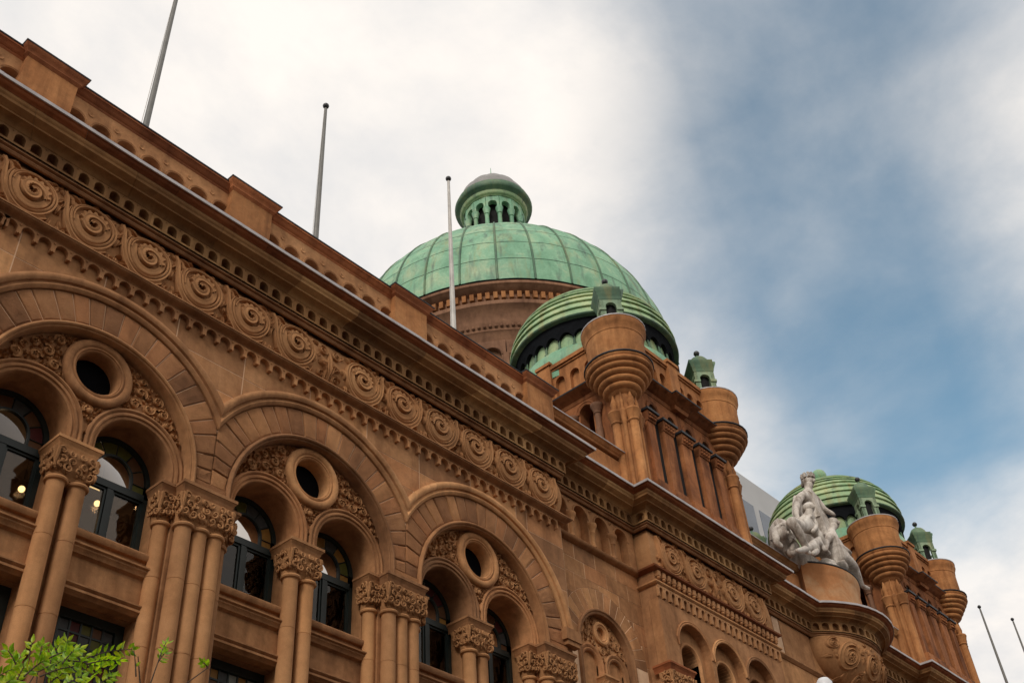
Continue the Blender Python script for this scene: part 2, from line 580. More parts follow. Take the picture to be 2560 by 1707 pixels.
def sweep(mb, prof, path, cap=True):
    cols = [[(x, y, z) for x, y in mitre(path, d)] for d, z in prof]
    rows = [[c[i] for c in cols] for i in range(len(path))]
    mb.grid(rows, cap=cap)
    return mb


def arch_pts(cx, cz, r, a0=pi, a1=0.0, n=16):
    return [(cx+r*cos(a0+(a1-a0)*i/n), cz+r*sin(a0+(a1-a0)*i/n)) for i in range(n+1)]


def spiral(mb, cx, cz, R, turns, wd, h, ysurf, hand=1, start=0.0, teeth=0.0, rmin=0.10, n=None):
    """raised ribbon winding inwards on the wall: h proud of ysurf(x, z)"""
    n = n or int(26*turns)
    rows = []
    for i in range(n+1):
        u = i/n
        r = R*(1-(1-rmin)*u**0.85)
        a = start+hand*2*pi*turns*u
        wv = wd*(0.45+0.55*(1-u))*(0.5+0.5*min(1, u*8+0.3))
        ro, ri = r+wv*0.42, r-wv*0.58
        if teeth:
            ri -= teeth*wv*(0.5 if i % 3 == 0 else 0.0)
        row = []
        for rr, hh in ((ro, -0.02), (ro-0.10*wv, h*0.95), (r+0.02*wv, h*0.68), (ri+0.14*wv, h), (ri, -0.02)):
            x, z = cx+rr*cos(a), cz+rr*sin(a)
            row.append((x, ysurf(x, z)-hh, z))
        rows.append(row)
    mb.grid(rows)
    if rmin < 0.3:
        mb.ball((cx, ysurf(cx, cz)-h*0.3, cz), R*rmin*1.1, 5)
    return mb


def ribbon(mb, cx, cz, R, r_end, turns, wd, h, ysurf, hand, start, teeth, n, outer=0.0, taper=0.35, groove=0.72):
    """flat raised band winding inwards, with a notched inner edge"""
    rows = []
    for i in range(n+1):
        u = i/n
        r = R+(r_end-R)*u
        a = start+hand*2*pi*turns*u
        wv = wd*min(1.0, 0.35+u*6)*(1-taper*u)
        ri = r-wv*0.5-(teeth*(0.55 if i % 4 in (0, 1) else -0.45) if u > 0.25 else 0)
        ro = r+wv*0.5-(outer*(0.6 if i % 4 in (0, 1) else -0.4) if u < 0.38 else 0)
        row = []
        for rr, hh in ((ro, -0.03), (ro, h*0.85), (ro-0.012, h), (r+0.012, h*0.93), (r, h*groove), (r-0.012, h*0.93), (ri+0.012, h), (ri, h*0.85), (ri, -0.03)):
            rr = max(0.004, rr)
            x, z = cx+rr*cos(a), cz+rr*sin(a)
            row.append((x, ysurf(x, z)-hh, z))
        rows.append(row)
    mb.grid(rows)


def leaf_relief(mb, cx, cz, ang, ln, wd, h, ysurf):
    """a pointed carved leaf with a ridge"""
    rows = []
    for i in range(6):
        u = i/5
        w_ = wd*sin(pi*min(1, u*0.92+0.06))**0.8*(1.0 if i % 2 else 0.8)
        c = (cx+cos(ang)*ln*u, cz+sin(ang)*ln*u)
        row = []
        for k, hh in ((-1, -0.01), (-0.6, h*0.8), (0, h*0.45), (0.6, h*0.8), (1, -0.01)):
            x, z = c[0]-sin(ang)*w_*0.5*k, c[1]+cos(ang)*w_*0.5*k
            row.append((x, ysurf(x, z)-hh*sin(pi*min(1, 0.15+u*0.85)), z))
        rows.append(row)
    mb.grid(rows)


# ------------------------------------------------------------------ ground
struct('ground', MB().box(-900, 900, -900, 900, -0.5, -0.02), 'asphalt')
struct('road', MB().box(-300, 300, -1.2, 9.6, -0.02, 0.0), 'asphalt')
struct('pavement', MB().box(-300, 300, 9.6, 16.0, -0.02, 0.13), 'paving')
struct('pavement', MB().box(-300, 300, -6.0, -1.2, -0.02, 0.13), 'paving')

# ------------------------------------------------------------------ the building
HALL = empty('sandstone_building', (37, 30, 0))
tag(HALL, 'long ornate orange sandstone building with arches, turrets and green copper domes', 'building')
HALL.location = (0, 0, 0)

BAY = 5.07
XB = [2.16, 7.23, 12.30, 17.37]
XP = [-0.375, 4.695, 9.765, 14.835, 19.905]
XA, XE = -0.97, 20.5         # projecting range
YF, YR, YPV = 15.4, 15.8, 15.3
BC, BR = (37.0, 17.7), 2.97   # bow in the middle of the front
_h = sqrt(BR**2-(BC[1]-YR)**2)
_a = atan2(YR-BC[1], -_h)
ARC = [(BC[0]+BR*cos(a), BC[1]+BR*sin(a)) for a in np.linspace(_a, -pi-_a, 15)]
if ARC[0][0] > ARC[-1][0]:
    ARC = ARC[::-1]
PATH = [(-30, YR), (XA, YR), (XA, YF), (XE, YF), (XE, YR), (24.4, YR), (24.4, YPV), (31.0, YPV), (31.0, YR)] + ARC + \
       [(43.0, YR), (43.0, YPV), (49.6, YPV), (49.6, YR), (53.5, YR), (53.5, YF), (69.9, YF), (69.9, YR), (104, YR)]
YS = 0.0

# --- masses behind the front
b = MB()
b.box(-30, 104, 24.0, 45.5, 0.0, 19.3)
b.box(-30, 104, 16.35, 23.99, 18.9, 19.35)
b.box(-30, -1.5, 16.25, 23.99, 0.0, 18.88)
b.box(53.6, 104, 16.25, 23.99, 0.0, 18.88)
b.box(31.3, 42.7, 16.62, 23.99, 0, 18.88)
islands('core_wall', b, 'void', HALL, 0)
b = MB()
b.box(-1.49, 24.3, 16.62, 23.98, 10.6, 10.85)
b.box(-1.49, 24.3, 16.62, 23.98, 15.75, 16.0)
b.box(-1.49, 24.3, 16.62, 23.98, 5.2, 5.4)
islands('floor_slab', b, 'inside', HALL, 0)
b = MB()
b.box(-1.49, 24.3, 21.0, 21.2, 10.86, 15.74)
for i in range(11):
    x = -0.1+2.3*i
    b.box(x, x+0.5, 20.6, 20.99, 10.86, 15.74)
    b.box(x+0.7, x+2.1, 20.75, 20.99, 11.2, 13.3)
islands('room_wall', b, 'inside2', HALL, 0)
b = MB()
b.box(-1.49, 30.8, 23.0, 23.9, 0.0, 10.5)
b.box(24.45, 30.9, 17.4, 23.9, 0.0, 18.8)
islands('room_wall', b, 'void', HALL, 0)

# plain lower and outer walls of the front
b = MB()
b.box(-30, XA-0.001, 15.9, 16.24, 0, 18.5)
b.box(53.51, 104, 15.7, 16.24, 0, 18.5)
islands('plain_wall', b, 'stone', HALL, 0)

# --- entablature: cornice in separate stones, frieze band, flashing
CORN = [(0.05, 18.955), (0.168, 18.955), (0.185, 18.975), (0.24, 19.015), (0.31, 19.04), (0.365, 19.05), (0.37, 19.03), (0.40, 19.03), (0.41, 19.06), (0.56, 19.115), (0.575, 19.165), (0.60, 19.185), (0.612, 19.205), (0.612, 19.265), (0.05, 19.265)]
FASC = [(0.10, 19.268), (0.618, 19.268), (0.64, 19.285), (0.69, 19.295), (0.725, 19.315), (0.745, 19.34), (0.775, 19.347), (0.775, 19.375), (0.10, 19.375)]


def blocks(name, prof, material, step, gap=0.007, jit=0.0):
    offs = [mitre(PATH, d) for d, z in prof]
    for i in range(len(PATH)-1):
        l = math.hypot(PATH[i+1][0]-PATH[i][0], PATH[i+1][1]-PATH[i][1])
        if PATH[i][0] < -2 or PATH[i][0] > 60:
            n = 1
        else:
            n = max(1, round(l/step))
        cuts = [0.0]+[(k+random.uniform(-0.12, 0.12))/n for k in range(1, n)]+[1.0]
        for k in range(n):
            t0, t1 = cuts[k], cuts[k+1]
            if k > 0:
                t0 += gap/l/2
            if k < n-1:
                t1 -= gap/l/2
            rows = []
            for t in (t0, t1):
                dz = random.uniform(-jit, jit)
                rows.append([(o[i][0]*(1-t)+o[i+1][0]*t, o[i][1]*(1-t)+o[i+1][1]*t, z+dz*(d > 0.5)) for o, (d, z) in zip(offs, prof)])
            ob(name, MB().grid(rows, close_row=True, cap=True), material, HALL, 28)


blocks('cornice_block', CORN, 'soffit', 1.9)
blocks('fascia_block', FASC, 'fascia', 2.15)
FLSH = [(0.10, 19.379), (0.776, 19.379), (0.776, 19.352), (0.805, 19.352), (0.812, 19.425), (0.78, 19.435), (0.1, 19.50)]
blocks('flashing_sheet', FLSH, 'lead', 1.25, 0.003, 0.007)
# moulding over the frieze and the plain core behind niches
b = sweep(MB(), [(0.0, 18.44), (0.05, 18.44), (0.085, 18.48), (0.06, 18.52), (0.115, 18.545), (0.115, 18.585), (0.02, 18.60), (-0.05, 18.60), (-0.05, 18.98), (-0.2, 18.98), (-0.2, 18.44)], PATH)
ob('architrave_moulding', b, 'stone', HALL, 40)

# --- arched niches under the cornice
NP = 0.338


def niche_module(wd=NP):
    m = MB()
    hw = wd/2
    hole = [(-0.11, 18.64), (-0.11, 18.80)]+arch_pts(0, 18.80, 0.11, pi, 0, 8)[1:-1]+[(0.11, 18.80), (0.11, 18.64)]
    m.plate([[(-hw, 18.59), (hw, 18.59), (hw, 18.965), (-hw, 18.965)], hole[::-1]], 0.0, 0.19, rim=False)
    m.ball((hw, -0.002, 18.915), 0.02, 4)
    return m


NM = niche_module()


def niche_run(p0, p1, skip=0.0):
    """a run of niches along a straight stretch p0-p1 (front line)"""
    dx, dy = p1[0]-p0[0], p1[1]-p0[1]
    l = math.hypot(dx, dy)
    n = max(1, int(round(l/NP)))
    st = l/n
    ux, uy = dx/l, dy/l
    nx, ny = -uy, ux         # inwards
    out = []
    for i in range(n):
        if i % 5 == 0:
            m = MB()
            out.append(m)
        c = (i+0.5)*st
        s_ = st/NP
        m.add([(p0[0]+ux*(c+x*s_)+nx*y, p0[1]+uy*(c+x*s_)+ny*y, z) for x, y, z in NM.v], NM.f)
    return out


NPATH = mitre(PATH, 0.155)
for i in range(1, len(PATH)-2):
    if PATH[i][0] > 52:
        break
    for m_ in niche_run(NPATH[i], NPATH[i+1]):
        ob('niche_stone', m_, 'soffit', HALL, 0)

# --- frieze of the three-bay range, swelling in section
Z0, Z1 = 17.16, 18.46


def swell(z, amp=0.15):
    t = min(1, max(0, (z-Z0)/(Z1-Z0)))
    return amp*max(0.0, sin(pi*t))**0.8


def frieze_core(x0, x1, y, amp, yback, name='frieze'):
    prof = [(-0.11+swell(z, amp)-0.0, z) for z in np.linspace(Z0, Z1, 13)]
    prof = [(-0.3, Z0)]+prof+[(-0.3, Z1)]
    path = [(x0, yback), (x0, y), (x1, y), (x1, yback)]
    return ob(name, sweep(MB(), prof, path), 'carved', HALL, 50)


def scroll_module(ysurf, seed=1):
    """one volute of the running scroll, 1.2675 wide, centred on 0"""
    m = MB()
    zc = 17.80
    h = 0.105
    rn = random.Random(seed)
    k_ = 0.86+0.03*seed/3
    t_ = radians(rn.uniform(-14, 14))
    ribbon(m, 0.03, zc, 0.575*k_, 0.485*k_, 1.10, 0.13, h, ysurf, 1, radians(150)+t_, 0.0, 60, 0.0, 0.45, 0.6)
    ribbon(m, 0.03, zc, 0.40*k_, 0.36*k_, 0.62, 0.17, h*0.8, ysurf, 1, radians(160)+t_, 0.0, 40, 0.0, 0.3, 0.9)
    ribbon(m, 0.04, zc, 0.315*k_, 0.045, 1.45, 0.195, h*1.15, ysurf, 1, radians(-10)+t_, 0.018, 84, 0.06, 0.62, 0.85)
    for q in range(46):          # leaves filling the field round the volute
        x, z = rn.uniform(-0.66, 0.66), zc+rn.uniform(-0.66, 0.66)
        d = math.hypot(x-0.03, z-zc)
        if d < 0.60*k_+0.05:
            continue
        a = atan2(z-zc, x)+rn.choice((-1, 1))*rn.uniform(0.6, 1.6)
        leaf_relief(m, x, z, a, rn.uniform(0.14, 0.24), rn.uniform(0.07, 0.12), rn.uniform(0.08, 0.12), ysurf)
    # stem that runs over from the last volute and round under this one
    pts = [(-0.62, zc+0.52), (-0.57, zc+0.36), (-0.56, zc+0.12), (-0.53, zc-0.12), (-0.44, zc-0.34), (-0.27, zc-0.50), (-0.05, zc-0.565), (0.2, zc-0.545), (0.42, zc-0.42)]
    rows = []
    for i, (x, z) in enumerate(pts):
        a, c = pts[max(0, i-1)], pts[min(len(pts)-1, i+1)]
        dx, dz = c[0]-a[0], c[1]-a[1]
        l = math.hypot(dx, dz)
        nx, nz = -dz/l, dx/l
        wv = 0.055*(1-0.4*abs(i/8-0.5))
        rows.append([(x+nx*k*wv, ysurf(x, z+nz*k*wv)-hh, z+nz*k*wv) for k, hh in ((-1, -0.02), (-0.75, h), (0, h*0.8), (0.75, h), (1, -0.02))])
    m.grid(rows)
    # leaves in the corners and along the stem
    for (x, z, a, ln, wd) in ((-0.56, zc+0.50, -50, 0.22, 0.12), (-0.50, zc+0.56, -20, 0.24, 0.1), (-0.47, zc+0.40, -75, 0.2, 0.1), (0.40, zc+0.54, 200, 0.2, 0.1), (0.52, zc+0.50, 235, 0.2, 0.1), (0.50, zc-0.36, -100, 0.2, 0.11), (0.45, zc-0.44, -60, 0.17, 0.09), (0.36, zc-0.52, -25, 0.2, 0.1), (0.55, zc-0.2, 80, 0.22, 0.1), (-0.52, zc-0.46, 20, 0.2, 0.1), (-0.56, zc-0.56, 5, 0.25, 0.09), (-0.60, zc-0.42, -80, 0.18, 0.1)):
        leaf_relief(m, x, z, radians(a), ln*1.25, wd*1.2, 0.115, ysurf)
    return m


def palmette(ysurf, zc=17.8):
    m = MB()
    for s_ in (-1, 1):
        for k, a in enumerate((80, 55, 30, 5, -25)):
            leaf_relief(m, s_*0.05, zc-0.35+0.12*k*0.6, radians(a if s_ > 0 else 180-a), 0.42-0.05*k, 0.12, 0.12, ysurf)
        spiral(m, s_*0.2, zc+0.28, 0.15, 1.6, 0.07, 0.07, ysurf, s_, radians(90))
        spiral(m, s_*0.22, zc-0.38, 0.13, 1.6, 0.06, 0.07, ysurf, -s_, radians(270))
    leaf_relief(m, 0, zc-0.5, radians(90), 1.0, 0.16, 0.1, ysurf)
    return m


frieze_core(XA+0.05, XE-0.05, YF, 0.15, 15.9)
ys_main = lambda x, z: YF+0.11-swell(z, 0.15)
SV = [ob('frieze_scroll', scroll_module(ys_main, sd_), 'carved', HALL, 50, loc=(4.98+1.262*i_, 0, 0)) for i_, sd_ in enumerate((1, 2, 3))]
for k in range(-4, 6):
    if k not in (0, 1, 2):
        dup(SV[(k*2+1) % 3], HALL, (4.98+1.262*k, 0, 0))
for k in range(6):
    dup(SV[(k*2) % 3], HALL, (19.62-1.262*k, 0, 0), mirror=True)
ob('frieze_palmette', palmette(ys_main), 'carved', HALL, 50, loc=(12.30, 0, 0))

# ledge under the frieze
for (x0, x1, yy) in ((XA, XE, YF), ):
    pth = [(x0, 15.9), (x0, yy), (x1, yy), (x1, 15.9)]
    b = sweep(MB(), [(-0.3, 17.0), (0.02, 17.0), (0.05, 17.03), (0.12, 17.05), (0.17, 17.085), (0.17, 17.105), (0.19, 17.11), (0.19, 17.145), (0.10, 17.165), (-0.3, 17.165)], pth)
    ob('ledge', b, 'stone', HALL, 40)


def corbel_table(x0, n, pitch, z_top, z_spring, z_tip, y0, y1, pend=0.085):
    m = MB()
    r = (pitch-pend)/2
    for i in range(n):
        xl = x0+i*pitch
        cx = xl+pitch/2
        lp = [(xl, z_top), (xl, z_tip+0.02), (xl+pend*0.28, z_tip), (xl+pend*0.5, z_tip+0.015), (xl+pend*0.5, z_spring)]
        lp += arch_pts(cx, z_spring, r, pi, 0, 8)[1:-1]
        lp += [(xl+pitch-pend*0.5, z_spring), (xl+pitch-pend*0.5, z_tip+0.015), (xl+pitch-pend*0.28, z_tip), (xl+pitch, z_tip+0.02), (xl+pitch, z_top)]
        m.plate([lp[::-1]], y0, y1)
        m.ball((xl, y0-0.004, z_top-0.06), 0.022, 4)
    return m


for k in range(4):
    ob('corbel_table', corbel_table(XB[k]-BAY/2 if k else XA+0.045, 15 if k else 17, NP, 16.999, 16.845, 16.735, 15.385, 15.52), 'stone', HALL, 40)
ob('corbel_table', corbel_table(XB[-1]+BAY/2, 1, NP, 16.999, 16.845, 16.735, 15.385, 15.52), 'stone', HALL, 40)
b = MB(); b.box(XA, XE, 15.53, 16.2, 16.55, 18.5)
ob('wall_backing', b, 'stone', HALL, 0)

# --- the three great arches
SPR = 13.47
RH = 3.17
half = BAY/2
YW = 15.50


def zhood(x):
    """top of the hood mouldings at x (section coordinates)"""
    z = 0
    for xb in XB:
        d = abs(x-xb)
        if d < RH:
            z = max(z, SPR+sqrt(RH*RH-d*d))
    return z


# wall stones above the hoods: each cell between joints is one block
xs_j = sorted([XA, XE]+[xb+d for xb in XB for d in (-2.1, -0.35, 1.32)]+[19.1])
zs_j = [14.3, 15.05, 15.68, 16.29, 17.03]
mort = MB()
for i in range(len(xs_j)-1):
    for j in range(len(zs_j)-1):
        x0, x1, z0, z1 = xs_j[i]+0.012, xs_j[i+1]-0.012, zs_j[j]+0.009, zs_j[j+1]-0.009
        if j % 2:
            x0 += 0.0
        xs = np.linspace(x0, x1, 25)
        bot = [max(z0, zhood(x)-0.05) for x in xs]
        seg = []
        for x, zb in zip(xs, bot):
            if zb < z1-0.02:
                seg.append((x, zb))
            else:
                if len(seg) > 2:
                    lp = seg+[(seg[-1][0], z1), (seg[0][0], z1)]
                    ob('wall_stone', MB().plate([lp], YW+random.uniform(-0.006, 0.0), YW+0.12), 'stone', HALL, 0)
                seg = []
        if len(seg) > 2:
            lp = seg+[(seg[-1][0], z1), (seg[0][0], z1)]
            ob('wall_stone', MB().plate([lp], YW+random.uniform(-0.006, 0.0), YW+0.12), 'stone', HALL, 0)
for i in range(120):
    xs = np.linspace(XA+(XE-XA)*i/120, XA+(XE-XA)*(i+1)/120, 2)
    lp = [(xs[0], max(13.3, zhood(xs[0])-0.1)), (xs[1], max(13.3, zhood(xs[1])-0.1)), (xs[1], 17.0), (xs[0], 17.0)]
    mort.add([(x, YW+0.0025, z) for x, z in lp], [(0, 1, 2, 3)])
ob('mortar_bed', mort, 'mortar', HALL, 0)
# end returns of the range
b = MB()
for x0, x1 in ((XA, XA+0.12), (XE-0.12, XE)):
    b.box(x0, x1, 15.52, 16.2, 0.0, 16.54)
b.box(XA+0.121, XP[0]-0.4, 15.51, 16.2, 0, 14.3)
b.box(XP[-1]+0.4, XE-0.121, 15.515, 16.2, 0, 14.3)
islands('return_wall', b, 'stone', HALL, 0)

HOODP = [(2.845, 15.53), (2.845, 15.455), (2.875, 15.425), (2.91, 15.41), (2.94, 15.43), (2.955, 15.45), (2.985, 15.45), (3.0, 15.40), (3.04, 15.375), (3.09, 15.37), (3.13, 15.385), (3.15, 15.42), (3.17, 15.43), (3.17, 15.53)]
for k in range(4):
    rows = []
    n = 44
    ends = []
    for r, y in HOODP:
        am = acos(half/r)
        a_l = pi-am if k > 0 else pi-radians(8)
        a_r = am if k < 3 else radians(8)
        ends.append((a_l, a_r))
    for i in range(n+1):
        rows.append([(r*cos(e[0]+(e[1]-e[0])*i/n), y, SPR+r*sin(e[0]+(e[1]-e[0])*i/n)) for (r, y), e in zip(HOODP, ends)])
    hm = ob('hood_moulding', MB().grid(rows, cap=True), 'stone', HALL, 40, loc=(XB[k], 0, 0))
b = MB(); b.box(XB[-1]+2.72, XB[-1]+3.3, 15.33, 15.55, 13.62, 13.92)
b.box(XB[-1]+2.78, XB[-1]+3.24, 15.36, 15.55, 13.50, 13.62)
islands('label_stop', b, 'stone', HALL, 0)
b = MB(); b.box(XB[0]-3.12, XB[0]-2.72, 15.33, 15.55, 13.62, 13.92)
islands('label_stop', b, 'stone', HALL, 0)

ARCHP = [(2.185, 15.56), (2.185, 15.46), (2.165, 15.43), (2.135, 15.42), (2.11, 15.435), (2.10, 15.47), (2.085, 15.48), (2.07, 15.47), (2.06, 15.49), (2.055, 15.53), (2.055, 15.80)]
OCZ, OCR = 14.86, 0.70
SAX, SAZ = 1.04, 13.47
TY = 15.74


def tympanum_ok(x, z):
    return min(2.03-math.hypot(x, z-SPR), math.hypot(x, z-OCZ)-OCR-0.01, math.hypot(abs(x)-SAX, z-SAZ)-1.02, z-13.36)


def foliage(region, n, ysurf, rmin=0.05, rmax=0.21, h=0.06, seed=1, xr=(-2, 2), zr=(13.3, 15.6), grow=1.06):
    """pack curled leaves into the free area given by region(x, z) = clearance"""
    rnd = random.Random(seed)
    m = MB()
    put = []
    for it in range(n):
        best = None
        for k in range(90):
            x, z = rnd.uniform(*xr), rnd.uniform(*zr)
            c = region(x, z)
            for (a, b2, r) in put:
                c = min(c, math.hypot(x-a, z-b2)-r)
            if best is None or c > best[0]:
                best = (c, x, z)
        c, x, z = best
        if c < rmin:
            continue
        c = min(c, rmax)
        put.append((x, z, c))
        hd = rnd.choice((-1, 1))
        spiral(m, x, z, c*0.86*grow, rnd.uniform(1.3, 1.9), c*0.5, h, ysurf, hd, rnd.uniform(0, 6.28), 0.6, 0.2, 26)
        for q in range(3):
            a = rnd.uniform(0, 6.28)
            leaf_relief(m, x+c*0.75*cos(a), z+c*0.75*sin(a), a+rnd.uniform(-1, 1), c*0.9, c*0.5, h*0.9, ysurf)
    return m


# shared meshes of one bay (local x about the bay centre)
tym_outer = [(-2.06, 13.30)]+arch_pts(0, SPR, 2.06, pi, 0, 40)+[(2.06, 13.30), (SAX+0.83, 13.30), (SAX+0.83, SAZ)] + \
    arch_pts(SAX, SAZ, 0.83, 0, pi, 20)[1:-1]+[(SAX-0.83, SAZ), (SAX-0.83, 13.30), (-SAX+0.83, 13.30), (-SAX+0.83, SAZ)] + \
    arch_pts(-SAX, SAZ, 0.83, 0, pi, 20)[1:-1]+[(-SAX-0.83, SAZ), (-SAX-0.83, 13.30)]
oc_hole = [(0.5*cos(2*pi*i/28), OCZ+0.5*sin(2*pi*i/28)) for i in range(28)]
m_tym = MB().plate([tym_outer, oc_hole[::-1]], TY, TY+0.1)
m_fol = foliage(tympanum_ok, 90, lambda x, z: TY, seed=5, rmin=0.022, rmax=0.145, h=0.07)
m_arch = MB().arc(ARCHP, 0, SPR, pi, 0, 44, stilt=13.32)
OCP = [(OCR, 15.76), (OCR, 15.66), (OCR-0.02, 15.625), (OCR-0.06, 15.605), (OCR-0.12, 15.605), (OCR-0.15, 15.625), (OCR-0.165, 15.65), (OCR-0.185, 15.635), (OCR-0.21, 15.63), (OCR-0.225, 15.66), (OCR-0.24, 15.655), (0.44, 15.68), (0.435, 15.72), (0.435, 16.34)]
m_oc = MB().ring(OCP, 0, OCZ, 40)
SAP = [(1.02, 15.76), (1.02, 15.70), (1.005, 15.67), (0.975, 15.66), (0.95, 15.675), (0.94, 15.70), (0.92, 15.69), (0.895, 15.67), (0.865, 15.675), (0.855, 15.71), (0.835, 15.715), (0.81, 15.70), (0.79, 15.71), (0.775, 15.745), (0.77, 15.79), (0.77, 16.42)]
m_sa = MB().arc(SAP, 0, SAZ, pi, 0, 30, stilt=13.30)
m_ocg = MB().ring([(0.445, 15.98), (0.002, 15.98)], 0, OCZ, 28)
m_boss = MB().ball((0, TY-0.02, 14.02), 0.07, 6)
m_boss.ring([(0.12, TY), (0.10, TY-0.03), (0.085, TY)], 0, 14.02, 16)


def rock_block(pts, y0, proud, back, rnd):
    """stone with a rock face: outline pts (x, z) with a raised uneven front"""
    m = MB()
    n = len(pts)
    cx, cz = sum(p[0] for p in pts)/n, sum(p[1] for p in pts)/n
    ins = [(p[0]+(cx-p[0])*0.12, p[1]+(cz-p[1])*0.12) for p in pts]
    ins2 = [(p[0]+(cx-p[0])*0.5, p[1]+(cz-p[1])*0.5) for p in pts]
    rows = [[(p[0], back, p[1]) for p in pts], [(p[0], y0, p[1]) for p in pts],
            [(p[0], y0-proud*rnd.uniform(0.35, 0.95), p[1]) for p in ins], [(p[0], y0-proud*rnd.uniform(0.5, 1.3), p[1]) for p in ins2]]
    m.grid(rows, close_row=True)
    o = 3*n
    m.add([rows[3][i] for i in range(n)]+[(cx, y0-proud*rnd.uniform(0.8, 1.3), cz)], [(i, (i+1) % n, n) for i in range(n)])
    return m


parts0 = {}
for k in range(4):
    xb = XB[k]
    if k == 0:
        A = ob('arch', m_arch, 'stone', HALL, 40, loc=(xb, 0, 0))
        T = ob('tympanum', m_tym, 'stone', HALL, 0, loc=(xb, 0, 0))
        F = ob('carved_foliage', m_fol, 'carved', T, 50)
        B2 = ob('boss', m_boss, 'carved', T, 50)
        O = ob('oculus_ring', m_oc, 'stone', HALL, 40, loc=(xb, 0, 0))
        G = ob('pane', m_ocg, 'smokedglass', O, 0)
        S1 = ob('window_arch', m_sa, 'stone', HALL, 40, loc=(xb-SAX, 0, 0))
        S2 = dup(S1, HALL, (xb+SAX, 0, 0))
        parts0 = dict(A=A, T=T, O=O, S1=S1, S2=S2)
        arches = [A]
    else:
        dx = xb-XB[0]
        arches.append(dup(parts0['A'], HALL, (xb, 0, 0)))
        for key in ('T', 'O', 'S1', 'S2'):
            dup_tree(parts0[key], HALL, dx)
    # voussoirs, each its own rock-faced stone
    rnd = random.Random(40+k)
    nv = 23
    ang = [pi*(i+rnd.uniform(-0.16, 0.16)*(0 < i < nv))/nv for i in range(nv+1)]
    for i in range(nv):
        a0, a1 = ang[i]+0.0035, ang[i+1]-0.0035
        pts = []
        for a in np.linspace(a0, a1, 3):
            pts.append((2.195*cos(a), SPR+2.195*sin(a)))
        for a in np.linspace(a1, a0, 3):
            ro = 2.84
            if not ((k == 0 and a > pi/2) or (k == 3 and a < pi/2)):
                ro = min(ro, (half-0.004)/max(1e-3, abs(cos(a))))
            pts.append((ro*cos(a), SPR+ro*sin(a)))
        ob('voussoir', rock_block(pts, 15.505, 0.03, 15.62, rnd), 'rough', arches[-1], 20)
    # stones between arch foot and abacus
b = MB()
for xp in XP:
    b.box(max(XA+0.13, xp-0.34), min(XE-0.13, xp+0.34), 15.47, 16.0, 13.33, SPR-0.004)
    b.box(max(XA+0.13, xp-0.338), min(XE-0.13, xp+0.338), 15.56, 16.0, SPR, 15.2)
islands('springer_block', b, 'rough', HALL, 0)
b = MB()
for xb in XB:
    b.arc([(2.20, 15.512), (2.83, 15.512)], xb, SPR, pi, 0, 40)
ob('mortar_bed', b, 'mortar', HALL, 0)


# --- columns and capitals
def shaft_mesh(r, z0, z1):
    m = MB()
    prof = [(0.001, z0), (r*1.25, z0), (r*1.25, z0+0.12), (r*1.05, z0+0.2)]
    z = z0+0.3
    zz = z1
    js = [z1-1.05, z1-2.35, z1-3.7, z1-5.0]
    prof.append((r, z0+0.3))
    for j in js[::-1]:
        if j > z0+0.4:
            prof += [(r, j-0.006), (r-0.006, j-0.004), (r-0.006, j+0.004), (r, j+0.006)]
    prof += [(r*0.985, z1-0.03), (r*1.02, z1-0.012), (r*1.26, z1+0.005), (r*1.34, z1+0.035), (r*1.26, z1+0.065), (r*1.02, z1+0.08)]
    return m.lathe(prof, 0, 0, 22)


